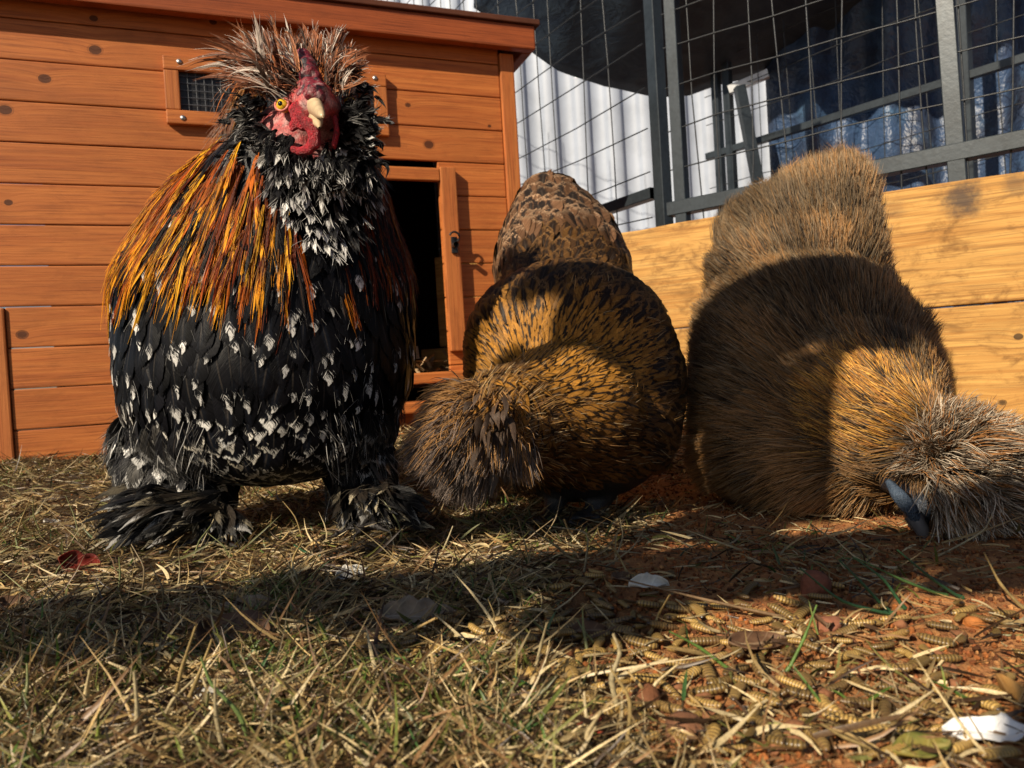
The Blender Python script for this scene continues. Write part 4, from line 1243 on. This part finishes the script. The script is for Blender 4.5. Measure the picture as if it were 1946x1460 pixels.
    me = bpy.data.meshes.new('eye'); bm.to_mesh(me); bm.free(); e_ = link('eye', me, R_, m_simple('dark_eye', (.01, .008, .008), .05, .8), True); e_.location = Vector(ec + off + np.array([0, -.004, 0]))
build_silkie()

# ================================================================== GROUND COVER
def Gp(px, py):
    """where the pixel's ray meets the ground"""
    d = ray(px, py); t = -CAM_H / d[2] if d[2] < 0 else 5
    p = CAMP + d * t
    for _ in range(6):
        z = float(ground_z(p[0], p[1])); t = (z - CAM_H) / d[2]; p = CAMP + d * t
    return p
MARKS = [(668, 1105, 'the upright off-white scrap'), (595, 1130, 'the small tan scrap'), (795, 1195, 'the lobed oak leaf'), (450, 1200, 'the large brown leaf'), (1232, 1128, 'the white curved scrap'),
         (1130, 1405, 'the brick red pebble'), (1305, 1395, 'the rough brown clod'), (1575, 1195, 'the round reddish stone'), (1850, 1190, 'the small orange pebble'), (1868, 1420, 'the bright white scrap'),
         (1440, 1240, 'the dark reddish leaf'), (1510, 1250, 'the upright green blade'), (1752, 1440, 'the yellow green leaf'), (1180, 1280, 'the jointed straw clump'), (1920, 1345, 'the orange tan leaf'),
         (1300, 1220, 'the left slanting green blade'), (395, 1345, 'the blurred grey-white scrap'), (255, 1350, 'the thick upright pale straw'), (370, 1250, 'the parallel pair of straws'), (155, 1085, 'the dark red leaf'),
         (430, 1350, 'the long pale green blade'), (640, 1320, 'the forked straw'), (1040, 1030, "the middle hen's toes"), (187, 1400, 'the short green blade'), (1640, 1110, 'the dark green tuft'), (1440, 1362, 'the yellowish pebble')]
def near_mark(px, py):
    m = min(MARKS, key=lambda k: (k[0] - px) ** 2 + ((k[1] - py) * 1.6) ** 2)
    dx, dy = px - m[0], (py - m[1]) * 1.6
    side = ('to the right of' if dx > 0 else 'to the left of') if abs(dx) > abs(dy) else ('in front of' if dy > 0 else 'behind')
    return ('far ' if math.hypot(dx, dy) > 130 else '') + side + ' ' + m[2]
PILE = [Gp(830, 1230), Gp(1010, 1180), Gp(760, 1290)]
def blades(name, n, xr_, yr_, Lr, wr_, upr, cols, probs, dens, K=5, curl=.5, seed=0, ridge=.25, zoff=.0):
    g = np.random.default_rng(seed)
    y = g.uniform(yr_[0] ** .5, yr_[1] ** .5, n * 3) ** 2
    x = g.uniform(-1, 1, n * 3) * np.maximum(.2, y * .78)
    ok = (g.random(n * 3) < dens(x, y)) & (x > xr_[0]) & (x < xr_[1])
    x, y = x[ok][:n], y[ok][:n]; n = len(x)
    z = ground_z(x, y)
    az = g.random(n) * 6.283; up = g.uniform(*upr, n)
    L = g.uniform(*Lr, n) * g.uniform(.6, 1.2, n)
    d = np.stack([np.cos(az) * np.cos(up), np.sin(az) * np.cos(up), np.sin(up)], 1)
    t = np.linspace(0, 1, K)
    side_ = norm(np.cross(d, (0, 0, 1.0) + g.normal(0, .3, (n, 3))))
    bend = g.normal(0, curl, n)[:, None, None] * (t ** 2)[None, :, None] * side_[:, None] + g.normal(-.2, curl * .6, n)[:, None, None] * (t ** 2)[None, :, None] * np.array([0, 0, 1.])
    P = np.stack([x, y, z + zoff + g.random(n) * .006], 1)[:, None] + L[:, None, None] * (t[None, :, None] * d[:, None] + bend)
    P[:, :, 2] = np.maximum(P[:, :, 2], ground_z(P[:, :, 0], P[:, :, 1]) + .0005)
    Wd = g.uniform(*wr_, n)[:, None] * np.array([.8, 1, .9, .65, .08] if K == 5 else np.linspace(1, .1, K))[None]
    tw = g.random(n) * 3.14
    nrm2 = np.cross(side_, d)
    sd = norm(side_ * np.cos(tw)[:, None] + nrm2 * np.sin(tw)[:, None]); nm = np.cross(sd, d)
    V, F, U, Vv = strips(P, Wd, np.repeat(sd[:, None], K, 1), np.repeat(nm[:, None], K, 1), ridge)
    me = mesh_np(name, V, F, True)
    ci = g.choice(len(cols), n, p=probs)
    c = np.array(cols)[ci] * g.uniform(.4, 1.15, (n, 1)) * (.45 + .85 * vnoise(x, y, 11))[:, None]
    vcol(me, 'col', np.repeat(c, K * 3, 0))
    o = link(name, me, None, M_GRASS)
    return tag(o, kind='stuff')
STRAW = [(.90, .72, .40), (.66, .46, .20), (.32, .18, .08), (.09, .05, .028), (.36, .36, .11)]
def d_left(x, y):
    heap = np.exp(-(((x + .02) / .095) ** 2 + ((y - .40) / .065) ** 2))
    return (1 - .95 * dirt_amount(x, y)) * (1 - .93 * heap) * (.22 + .78 * sstep(.35, .65, vnoise(x, y, 13)))
blades('dry_grass', 72000, (-2, 2), (.22, 1.45), (.010, .032), (.0003, .0010), (-.2, .32), STRAW, [.26, .26, .24, .18, .06], d_left, seed=1, curl=.7)
blades('matted_grass', 9000, (-2, 2), (.26, 1.45), (.014, .034), (.0005, .0015), (.0, .55), STRAW, [.26, .26, .24, .18, .06], d_left, seed=4, curl=.6)
blades('green_grass', 6500, (-2, 2), (.27, 1.5), (.008, .024), (.0004, .0010), (.3, 1.25), [(.12, .22, .04), (.22, .27, .06), (.06, .14, .04), (.36, .36, .10)], [.3, .3, .2, .2],
       lambda x, y: d_left(x, y) * sstep(.45, .65, vnoise(x, y, 14)) + .006, seed=2, curl=.35)
blades('straw_bits', 1900, (-2, 2), (.22, 1.4), (.006, .022), (.0003, .0008), (-.1, .3), STRAW, [.3, .3, .2, .15, .05], lambda x, y: .15 + .8 * dirt_amount(x, y), seed=3, zoff=.0005)

# soil crumbs and grit
def crumbs(name, n, dens, r, cols, seed):
    import bmesh
    g = np.random.default_rng(seed)
    bm = bmesh.new(); bmesh.ops.create_icosphere(bm, subdivisions=1, radius=1)
    v = np.array([q.co[:] for q in bm.verts]); f = np.array([[l.index for l in q.verts] for q in bm.faces]); bm.free()
    y = g.uniform(.24, 1.15, n * 3); x = g.uniform(-1, 1, n * 3) * np.maximum(.2, y * .75)
    ok = g.random(n * 3) < dens(x, y); x, y = x[ok][:n], y[ok][:n]; n = len(x)
    s = (g.uniform(r[0] ** .5, r[1] ** .5, n) ** 2)[:, None, None] * g.uniform(.6, 1.3, (n, 1, 3))
    V = v[None] * s * g.uniform(.75, 1.2, (n, len(v), 1)); V = V + np.stack([x, y, ground_z(x, y) + s[:, 0, 2] * .4], 1)[:, None]
    F = (f[None] + (np.arange(n) * len(v))[:, None, None]).reshape(-1, 3)
    me = mesh_np(name, V, F)
    c = np.array(cols)[g.choice(len(cols), n)] * g.uniform(.6, 1.3, (n, 1)); vcol(me, 'col', np.repeat(c, len(v), 0))
    return tag(link(name, me, None, m_vcol(name + '_mat', .9, .2, 700, .7, .5, .001)), kind='stuff')
crumbs('soil_crumbs', 16000, lambda x, y: .12 + .88 * dirt_amount(x, y), (.0004, .0020), [(.44, .155, .045), (.30, .10, .035), (.50, .24, .09), (.16, .06, .025)], 11)

# ---- larvae
def larva_mesh(name, bend, seed):
    g = np.random.default_rng(seed); seg = 11; per = 4; K = seg * per + 1; ns = 10; L = .0185
    t = np.linspace(0, 1, K)
    a = (t - .5) * bend
    xs = np.cumsum(np.cos(a)) / K * L; ys = np.cumsum(np.sin(a)) / K * L
    xs -= xs.mean(); ys -= ys.mean()
    env = np.minimum(1, (t / .22 + .12) ** .6) * np.minimum(1, ((1 - t) / .30 + .22) ** .7)
    ph = (t * seg) % 1.0
    r = .00235 * env * (1 - .16 * (np.cos(ph * 2 * math.pi) * .5 + .5) ** 3)
    r[0] *= .2; r[-1] *= .3
    th = np.arange(ns) / ns * 2 * math.pi
    tx = np.cos(a); ty = np.sin(a)
    V = np.empty((K, ns, 3))
    V[:, :, 0] = xs[:, None] - ty[:, None] * r[:, None] * np.cos(th) * 1.12
    V[:, :, 1] = ys[:, None] + tx[:, None] * r[:, None] * np.cos(th) * 1.12
    V[:, :, 2] = r[:, None] * np.sin(th) * .82 + .0018
    F = [(i * ns + j, i * ns + (j + 1) % ns, (i + 1) * ns + (j + 1) % ns, (i + 1) * ns + j) for i in range(K - 1) for j in range(ns)]
    me = mesh_np(name, V.reshape(-1, 3), F, True)
    dark = (np.cos(ph * 2 * math.pi) * .5 + .5) ** 2.0
    c = np.array([.48, .31, .09])[None] * (1 - dark[:, None]) + np.array([.06, .035, .018])[None] * dark[:, None]
    c[:3] = (.03, .02, .015)
    vcol(me, 'col', np.repeat(c, ns, 0))
    return me
def m_larva():
    t = NT('larva_skin')
    rnd = t.n('ObjectInfo').outputs['Random']
    co = t.n('TexCoord').outputs['Object']
    n = t.noise(co, 700, 3, .6)
    k = t.math('ADD', .35, t.math('MULTIPLY', rnd, .85))
    k2 = t.math('MULTIPLY', k, t.math('ADD', .7, t.math('MULTIPLY', n, .6)))
    c = t.mix(1.0, t.attr('col'), t.vec(k2, k2, k2), 'MULTIPLY')
    r3 = t.math('FRACT', t.math('MULTIPLY', rnd, 17.3))
    c = t.mix(t.math('MULTIPLY', t.ss(.35, .9, r3), .75), c, t.mix(.7, c, (.07, .045, .022)))
    c = t.mix(t.math('MULTIPLY', t.ss(.45, .65, t.noise(co, 160, 3, .6)), .5), c, (.12, .06, .03))
    return t.done(t.pbsdf(c, .33, .5, n, .25, .0004))
M_LARVA = m_larva()
LM = [larva_mesh('larva', b, i) for i, b in enumerate((.2, .7, -.5, 1.3, -.9))]
for m_ in LM: m_.materials.append(M_LARVA)
zones = [
    (46, (1160, 1330), (190, 45), 'x', 'larvae in the straw at the centre'),  # (n, centre px, spread px, label, group)
    (110, (880, 1245), (170, 62), 'banded dried larva in the shaded heap among dead grass', 'larvae heaped in the shade'),
    (45, (1030, 1130), (170, 45), 'banded dried larva in the shade in front of the bowed hen', 'larvae in front of the middle hen'),
    (56, (1420, 1290), (210, 55), 'tan dried larva on the sunlit red soil', 'larvae on the sunlit soil'),
    (50, (1290, 1215), (240, 32), 'dull dried larva at the edge of the shade on red soil', 'larvae at the shade edge'),
    (24, (1520, 1385), (260, 45), 'plump tan larva on bright soil close to the camera', 'larvae nearest the camera'),
]
used = []
for (cnt, c_, sp_, lab, grp) in zones:
    made = 0; tries = 0
    while made < cnt and tries < cnt * 30:
        tries += 1
        px = c_[0] + rng.normal(0, sp_[0]); py = c_[1] + rng.normal(0, sp_[1])
        if py > 1455 or py < 1085 or px > 1960: continue
        p = Gp(px, py)
        mind = .0055 if 'heaped' in grp else .010
        lay = sum(1 for q in used if (q[0] - p[0]) ** 2 + (q[1] - p[1]) ** 2 < mind ** 2)
        if lay > (1 if 'heaped' in grp else 0): continue
        used.append(p)
        o = link('larva', LM[int(rng.integers(5))]); s_ = rng.uniform(.62, 1.12)
        o.location = (p[0], p[1], p[2] + .0012 + lay * .003 + rng.uniform(0, .0015)); o.rotation_euler = (rng.normal(0, .18), rng.normal(0, .16), rng.random() * 6.28)
        o.scale = (s_, s_ * rng.uniform(.85, 1.2), s_)
        a_ = abs(math.degrees(o.rotation_euler[2]) % 180 - 90)
        how = 'lying crosswise' if a_ > 60 else ('pointing at the camera' if a_ < 30 else 'lying aslant')
        tag(o, ('big ' if s_ > .95 else 'small ' if s_ < .75 else '') + 'banded larva ' + how + ' ' + near_mark(px, py), 'larva', 'dried larvae on the ground'); made += 1

# ---- leaves and scraps
def m_leaf(name, c, c2, vein, tl=.25):
    t = NT(name); co = t.n('TexCoord').outputs['Object']; x, y, z = t.xyz(co)
    n = t.noise(co, 90, 4, .65); n2 = t.noise(co, 500, 3, .6)
    ay = t.math('ABSOLUTE', y)
    vv = t.math('SINE', t.math('MULTIPLY', t.math('SUBTRACT', x, ay), 700.0))
    vm = t.math('MULTIPLY', t.ss(.86, 1.0, vv), .5)
    mid = t.math('SUBTRACT', 1.0, t.ss(.0003, .0010, ay))
    cc = t.mix(t.ss(.35, .7, n), c, c2); cc = t.mix(t.math('MAXIMUM', vm, mid), cc, vein)
    p = t.pbsdf(cc, .6, .35, t.math('ADD', n, t.math('MULTIPLY', vm, .7)), .5, .0012)
    tr = t.n('BsdfTranslucent', i={'Color': cc}); mx = t.n('MixShader', i={0: tl})
    t.t.links.new(p.outputs[0], mx.inputs[1]); t.t.links.new(tr.outputs[0], mx.inputs[2]); return t.done(mx)
def leaf(name, px, py, L, Wd, rot, tilt, mat, label, cat, lobes=0, curlv=.3, ragged=0, group=None, up=.003):
    nu, nv = 18, 8; V = []
    sd = random.random() * 9
    for i in range(nu + 1):
        t = i / nu; x = (t - .5) * L
        w_ = Wd * .5 * max(.03, math.sin(math.pi * min(1, t * 1.02)) ** .65)
        if lobes: w_ *= .62 + .38 * abs(math.sin(t * math.pi * lobes))
        for j in range(nv + 1):
            u = j / nv * 2 - 1
            ww = w_ * (1 + ragged * (float(vnoise(t * 9 + sd, np.sign(u) * 3 + 5, 1)) - .5))
            V.append((x + ragged * .1 * L * math.sin(u * 3 + sd) * (t > .5), u * ww, curlv * Wd * (u * u) * .5 + .12 * L * math.sin(t * 3 + sd) * curlv + .02 * L * math.sin(u * 5 + t * 8 + sd)))
    F = [(i * (nv + 1) + j, (i + 1) * (nv + 1) + j, (i + 1) * (nv + 1) + j + 1, i * (nv + 1) + j + 1) for i in range(nu) for j in range(nv)]
    me = mesh_np(name, V, F, True); o = link(name, me, None, mat)
    m = o.modifiers.new('thick', 'SOLIDIFY'); m.thickness = .00035
    p = Gp(px, py); o.location = (p[0], p[1], p[2] + up + Wd * .12); o.rotation_euler = (tilt[0], tilt[1], rot)
    return tag(o, label, cat, group)
ML_BR = m_leaf('dead_leaf_brown', (.16, .085, .045), (.09, .045, .025), (.26, .17, .10))
ML_GY = m_leaf('dead_leaf_grey', (.34, .27, .20), (.22, .16, .11), (.45, .37, .28))
ML_WH = m_leaf('pale_scrap', (.72, .70, .64), (.55, .52, .46), (.8, .78, .72), .15)
ML_RD = m_leaf('red_leaf', (.22, .018, .010), (.10, .012, .008), (.3, .06, .03))
ML_GR = m_leaf('green_leaf', (.13, .17, .035), (.07, .11, .025), (.2, .25, .08))
leaf('dead_leaf', 795, 1195, .046, .022, .15, (.5, .1), ML_GY, 'grey brown lobed oak leaf lying on the heap of larvae', 'leaf', 4, .5)
leaf('dead_leaf', 450, 1240, .055, .034, -.5, (.35, .2), ML_BR, 'large dark brown leaf in the shaded grass at the left', 'leaf', 0, .4)
leaf('dead_leaf', 450, 1180, .042, .020, .2, (.5, -.1), ML_GY, 'curled pale brown leaf with a white patch in the shade', 'leaf', 0, .6, .5)
leaf('leaf_scrap', 668, 1105, .026, .017, .7, (.9, -.2), ML_WH, 'upright off-white leaf scrap in front of the rooster', 'leaf scrap', 0, .3, .8)
leaf('leaf_scrap', 595, 1130, .018, .012, -.3, (.7, .1), m_leaf('tan_scrap', (.46, .25, .12), (.34, .17, .08), (.5, .3, .15)), 'small orange tan scrap left of the off-white leaf scrap', 'leaf scrap', 0, .3, .5)
leaf('leaf_scrap', 1232, 1128, .026, .010, .15, (.7, 0), ML_WH, 'white curved scrap between the dry straws in front of the hens', 'leaf scrap', 0, 1.0, .6)
leaf('leaf_scrap', 395, 1345, .017, .010, .5, (.8, 0), ML_WH, 'blurred grey-white scrap between straws at the near left', 'leaf scrap', 0, .3, .4)
leaf('paper_scrap', 1868, 1420, .026, .016, -.3, (.25, 0), m_leaf('white_paper', (.86, .86, .86), (.8, .8, .8), (.85, .85, .85), .1), 'bright white torn scrap on the soil in the near right corner', 'scrap', 2, .4, .9)
leaf('red_leaf', 155, 1085, .034, .022, .3, (1.0, .3), ML_RD, 'dark red leaf standing in the grass at the far left', 'leaf', 2, .5)
leaf('dead_leaf', 1920, 1345, .022, .014, 1.2, (.4, 0), m_leaf('orange_leaf', (.58, .32, .10), (.42, .20, .06), (.6, .4, .2)), 'orange tan curled leaf at the right edge on red soil', 'leaf', 0, .9)
leaf('dead_leaf', 1440, 1240, .030, .015, .1, (.3, 0), ML_BR, 'dark reddish leaf flat on the soil among larvae', 'leaf', 0, .3)
leaf('green_leaf', 690, 1362, .014, .005, .3, (.4, .1), ML_GR, 'small bright green leaf between straws near the camera', 'leaf', 0, .2)
leaf('green_leaf', 1505, 1252, .010, .006, .9, (.5, 0), ML_GR, 'tiny green leaf at the foot of a green blade on soil', 'leaf', 0, .2)
leaf('green_leaf', 1752, 1448, .022, .012, .1, (.2, 0), m_leaf('yellow_green_leaf', (.28, .22, .05), (.10, .14, .03), (.35, .30, .1)), 'yellow green leaf cut by the bottom edge of the picture', 'leaf', 0, .3)
for (px, py, L, rot, m_) in ((60, 960, .03, .2, ML_GY), (100, 1000, .02, 1.0, ML_WH), (1180, 1110, .02, .8, ML_BR), (40, 1160, .03, .1, ML_BR), (950, 1160, .018, 2.0, ML_GY), (520, 1130, .02, .5, ML_BR), (310, 1195, .025, .9, ML_BR), (1560, 1200, .02, 1.5, ML_BR), (1120, 1215, .02, .2, ML_BR)):
    leaf('dead_leaf', px, py, L, L * .5, rot, (.4, .1), m_, 'small crumpled dead leaf bit ' + near_mark(px, py), 'leaf', 0, .5, .5, 'crumpled leaf bits')

# pebbles
def pebble(px, py, r, col, label, sq=.7, group=None):
    import bmesh
    bm = bmesh.new(); bmesh.ops.create_icosphere(bm, subdivisions=3, radius=r)
    s = random.random() * 20
    for v in bm.verts:
        k_ = 1 + .5 * (float(vnoise(v.co.x / r + s, v.co.z / r * 1.3 + v.co.y / r, 1.3)) - .5)
        v.co = Vector((v.co.x * 1.2 * k_, v.co.y * k_, v.co.z * sq * k_))
    me = bpy.data.meshes.new('pebble'); bm.to_mesh(me); bm.free()
    o = link('pebble', me, None, m_simple('stone', col, .8, .3, 0, 260, .5, .8, .0015), True)
    p = Gp(px, py); o.location = (p[0], p[1], p[2] + r * sq * .45); o.rotation_euler = (0, 0, random.random() * 6)
    return tag(o, label, 'pebble', group)
pebble(1130, 1405, .0075, (.42, .07, .035), 'brick red pebble in the straw near the bottom')
pebble(1305, 1395, .0075, (.20, .09, .045), 'rough brown clod right of the brick red pebble')
pebble(1550, 1130, .008, (.22, .075, .04), 'reddish clod standing behind the shaded larvae', 1.2)
pebble(1575, 1195, .007, (.28, .11, .06), 'round reddish stone in the shade edge')
pebble(1850, 1190, .005, (.45, .16, .04), 'small orange pebble on sunlit soil at the right')
pebble(1440, 1055, .0045, (.2, .1, .07), 'small round pinkish pebble under the fluffy hen')
pebble(1437, 1362, .004, (.45, .36, .16), 'small yellowish pebble among near larvae')
pebble(1225, 1335, .007, (.18, .07, .03), 'dark rounded clod beside the straw clump')
for i in range(26):
    qx, qy = rng.uniform(1150, 1940), rng.uniform(1150, 1440)
    pebble(qx, qy, rng.uniform(.0018, .0042), (.26, .11, .05), 'small clod of red soil ' + near_mark(qx, qy), .8, 'clods of red soil')

# ---- individual stalks and blades one can pick out
def stalk(name, pts, r, col, label, cat, flat=.45, group=None):
    """pts: (px, py, height above ground) ; each stands where its foot meets the ground"""
    foot = Gp(pts[0][0], pts[0][1]); Y0 = foot[1]
    Q = [foot]
    for (px, py, dy) in pts[1:]:
        Q.append(W(px, py, Y0 + dy))
    Q = np.array(Q); 
    # smooth
    t = np.linspace(0, len(Q) - 1, 4 * (len(Q) - 1) + 1); Qs = np.stack([np.interp(t, range(len(Q)), Q[:, k_]) for k_ in range(3)], 1)
    if len(Qs) > 3: Qs[1:-1] = (Qs[:-2] + Qs[1:-1] * 2 + Qs[2:]) / 4
    for i, q in enumerate(Qs):
        q[2] = max(q[2], float(ground_z(q[0], q[1])) + r)
    rad = np.linspace(r, r * .35, len(Qs)) * (1 + .25 * (np.arange(len(Qs)) % 4 == 0))
    me = tube_mesh(name, Qs, rad, 6); n = len(me.vertices)
    vcol(me, 'col', np.tile(col, (n, 1)) * np.repeat(rng.uniform(.75, 1.2, (len(Qs), 1)), 6, 0))
    return tag(link(name, me, None, M_GRASS), label, cat, group)
TAN = (.50, .36, .15); PALE = (.58, .48, .28); GRN = (.16, .28, .06); DGR = (.05, .14, .06)
ST = [
    ([(255, 1440, 0), (262, 1360, 0), (255, 1275, 0)], .0014, PALE, 'thick pale straw standing upright, second from the near left corner'),
    ([(325, 1360, 0), (345, 1270, 0), (372, 1190, .0)], .0012, TAN, 'straw leaning right, left one of a parallel pair'),
    ([(345, 1360, 0), (375, 1290, 0), (403, 1215, .0)], .0012, TAN, 'straw leaning right, right one of a parallel pair'),
    ([(600, 1395, 0), (575, 1330, .005), (520, 1280, .0)], .0016, TAN, 'bent tan straw sloping up to the left, near the centre bottom'),
    ([(590, 1355, 0), (650, 1330, 0), (690, 1260, .0)], .0018, TAN, 'thick forked straw rising to the right near the bottom'),
    ([(430, 1455, 0), (410, 1360, 0), (408, 1290, .0)], .0012, PALE, 'thin upright straw beside the long green blade'),
    ([(430, 1400, 0), (340, 1390, -.01), (270, 1360, -.01)], .0016, TAN, 'straw lying low across the near left grass'),
    ([(1180, 1370, 0), (1160, 1290, 0), (1180, 1240, 0), (1165, 1205, 0)], .0015, PALE, 'pale jointed straw clump stem over the sunlit soil edge'),
    ([(1190, 1440, 0), (1200, 1330, 0), (1160, 1270, 0)], .0011, TAN, 'thin straw drooping beside the brick red pebble'),
    ([(1640, 1195, 0), (1780, 1180, .01), (1810, 1150, .02)], .0011, TAN, 'tan straw lying on the lit edge of the soil'),
    ([(1946, 1160, 0), (1900, 1110, 0), (1870, 1050, .0)], .0011, TAN, 'straw with curled pale top at the right edge'),
    ([(1520, 1180, 0), (1340, 1140, .01), (1180, 1100, .02)], .0011, (.30, .19, .10), 'long reddish brown straw lying across the shade'),
    ([(1700, 1440, 0), (1600, 1400, 0), (1560, 1375, 0)], .0009, TAN, 'thin yellow straw on soil between near larvae'),
    ([(1360, 1375, 0), (1420, 1355, 0), (1475, 1335, 0)], .0008, TAN, 'short thin straw across the sunlit soil'),
    ([(1495, 1280, 0), (1530, 1210, 0), (1552, 1150, .0)], .0009, GRN, 'bright green blade slanting right from the soil'),
    ([(1395, 1280, 0), (1330, 1230, 0), (1272, 1200, .0)], .0010, GRN, 'bright green blade slanting left over the larvae'),
    ([(1500, 1290, 0), (1500, 1310, 0), (1560, 1370, 0)], .0007, GRN, 'green stem curving along the sunlit soil'),
    ([(475, 1440, 0), (460, 1360, 0), (400, 1300, 0), (382, 1250, 0)], .0011, (.22, .32, .10), 'long pale green blade curving left near the bottom'),
    ([(185, 1445, 0), (186, 1400, 0), (187, 1355, 0)], .0012, (.32, .38, .08), 'short green blade standing at the near left'),
    ([(1050, 1335, 0), (1020, 1310, 0), (975, 1285, 0)], .0009, DGR, 'dark green blade left of the jointed straw clump'),
    ([(1700, 1170, 0), (1600, 1145, 0), (1520, 1080, 0)], .0012, DGR, 'lowest dark green blade of the tuft before the fluffy hen'),
    ([(1690, 1165, 0), (1640, 1110, 0), (1595, 1065, 0)], .0011, DGR, 'steepest dark green blade of the tuft before the fluffy hen'),
    ([(1720, 1160, 0), (1680, 1100, 0), (1620, 1058, 0)], .0011, DGR, 'middle dark green blade of the tuft before the fluffy hen'),
    ([(1830, 1140, 0), (1770, 1100, 0), (1705, 1045, 0)], .0012, DGR, 'upper dark green blade reaching towards the beak'),
    ([(1800, 1135, 0), (1720, 1105, 0), (1625, 1060, 0)], .0011, (.10, .20, .06), 'long green blade leaning left beside the dark green tuft'),
    ([(610, 1060, 0), (580, 1050, 0), (558, 1035, 0)], .0014, DGR, 'dark green blade at the rooster\'s feet'),
    ([(1165, 1075, 0), (1185, 1020, 0), (1178, 985, 0)], .0008, (.40, .33, .2), 'thin wiry stem standing before the middle hen'),
    ([(1150, 1080, 0), (1205, 1040, 0), (1230, 995, 0)], .0008, (.36, .28, .16), 'thin wiry stem leaning right before the middle hen'),
    ([(1110, 1090, 0), (1120, 1010, 0), (1040, 1000, 0)], .0008, (.40, .33, .2), 'wiry stem arching left before the middle hen'),
    ([(1010, 1100, 0), (1000, 1040, 0), (985, 990, 0)], .0009, (.34, .26, .13), 'tan wiry stem left of the middle hen\'s toes'),
    ([(1100, 1075, 0), (1060, 1040, 0), (1000, 1000, 0)], .0012, (.36, .27, .13), 'broad dry blade crossing before the hen\'s toes'),
    ([(530, 1010, 0), (520, 985, 0), (505, 970, 0)], .0011, PALE, 'short pale straw between the rooster\'s feet'),
    ([(450, 1045, 0), (400, 1030, -.01), (365, 1040, -.01)], .0014, PALE, 'pale bent straw at the rooster\'s left toes'),
    ([(215, 860, 0), (225, 845, 0), (240, 812, 0)], .0010, PALE, 'pale straw leaning against the coop bottom'),
    ([(1800, 800, 0), (1805, 770, 0), (1812, 740, 0)], .0010, (.18, .2, .08), 'green blade standing against the timber wall'),
    ([(1780, 1060, 0), (1870, 1010, 0), (1885, 980, 0)], .0008, PALE, 'thin pale stem behind the crest of the fluffy hen'),
]
for (pts, r, col, lab) in ST:
    stalk('grass_stalk' if col not in (GRN, DGR) else 'grass_shoot', pts, r, col, lab, 'grass stalk' if col not in (GRN, DGR) else 'grass blade')
g2 = np.random.default_rng(77)
for i in range(140):
    px = g2.uniform(0, 1250); py = g2.uniform(1130, 1450) if i % 3 else g2.uniform(1020, 1150)
    a = g2.normal(0, .9); ln = g2.uniform(50, 120)
    r = g2.uniform(.0006, .0013) if i < 90 else g2.uniform(.0010, .0019)
    c = [TAN, PALE, (.30, .22, .12), (.24, .26, .10)][int(g2.integers(4))] if i < 90 else [(.80, .64, .36), (.66, .46, .2)][i % 2]
    if i >= 90: a = g2.uniform(-1.5, 1.5); py = g2.uniform(1240, 1450)
    stalk('grass_stalk', [(px, py, 0), (px + math.sin(a) * ln * .5 + g2.normal(0, 6), py - math.cos(a) * ln * .5, g2.normal(0, .006)), (px + math.sin(a) * ln + g2.normal(0, 14), py - abs(math.cos(a)) * ln * .9, g2.normal(0, .01))],
          r, c, ('thick ' if r > .0013 else '') + ('pale' if c[0] > .55 else 'tan' if c[0] > .45 else 'greenish' if c[1] > .25 else 'brown') + ' stalk leaning ' + ('right ' if a > 0 else 'left ') + near_mark(px, py), 'grass stalk', group='dry grass stalks in the thatch')

# ---- unseen boards added behind the camera to shade the ground, rooster and hens
RL.location = (-.975, -.36, 0); RL.rotation_euler = (0, 0, .10)
pr = random.Random(4)
x_ = -1.6
while x_ < .66:
    w_ = min(pr.uniform(.025, .07), .678 - x_); k_ = pr.random()
    box('shade_picket', x_, x_ + w_, .0, .018, .655 + pr.uniform(-.02, .03), .800 + pr.uniform(-.035, .025), M_SHADE_BOARD, RL, .003)
    x_ += w_ + (pr.uniform(.004, .012) if k_ < .6 else pr.uniform(.015, .03))
x_ = .09
while x_ < 1.45:
    w_ = pr.uniform(.03, .09)
    box('shade_valance', x_, x_ + w_, .0, .018, 1.055 + pr.uniform(-.025, .04), 1.215 + pr.uniform(-.015, .015), M_SHADE_BOARD, RL, .003)
    x_ += w_ + pr.uniform(.002, .008)
for (a_, b_, c_, d_) in ((.196, .232, .86, 1.08), (.235, .285, .86, 1.10), (.289, .345, .84, 1.09), (.349, .385, .88, 1.07), (-.058, -.015, .89, 1.12), (-.012, .030, .90, 1.15), (.033, .070, .93, 1.13)):
    box('shade_picket', a_, b_, -.020, -.003, c_, d_, M_SHADE_BOARD, RL, .003)  # extra boards added to shade the hens' flanks and rooster's right side
box('rail', -1.6, .679, .0195, .045, .70, .76, M_SHADE_BOARD, RL, .003)  # unseen, only carries the added shade boards
box('rail', .05, 1.6, .0195, .045, 1.17, 1.23, M_SHADE_BOARD, RL, .003)
box('shade_post', .68, .76, -.05, .03, -.02, 1.119, M_SHADE_BOARD, RL, .003)
box('shade_post', 1.5, 1.6, .031, .09, -.02, 1.3, M_SHADE_BOARD, RL, .003)
box('shade_post', -1.7, -1.605, .0, .09, -.02, 1.3, M_SHADE_BOARD, RL, .003)

# labels that still coincide in pairs are told apart by distance from the camera
from collections import defaultdict
_by = defaultdict(list)
for o in COL.objects:
    if o.parent is None and 'label' in o and 'group' in o: _by[o['label']].append(o)
for lab, os_ in _by.items():
    if len(os_) in (2, 3) and len(lab.split()) <= 14:
        os_.sort(key=lambda o: o.location.y if o.location.length > 0 else o.data.vertices[0].co.y)
        for o, wd in zip(os_, ('nearer', 'farther') if len(os_) == 2 else ('nearest', 'middle', 'farthest')): o['label'] = wd + ' ' + lab
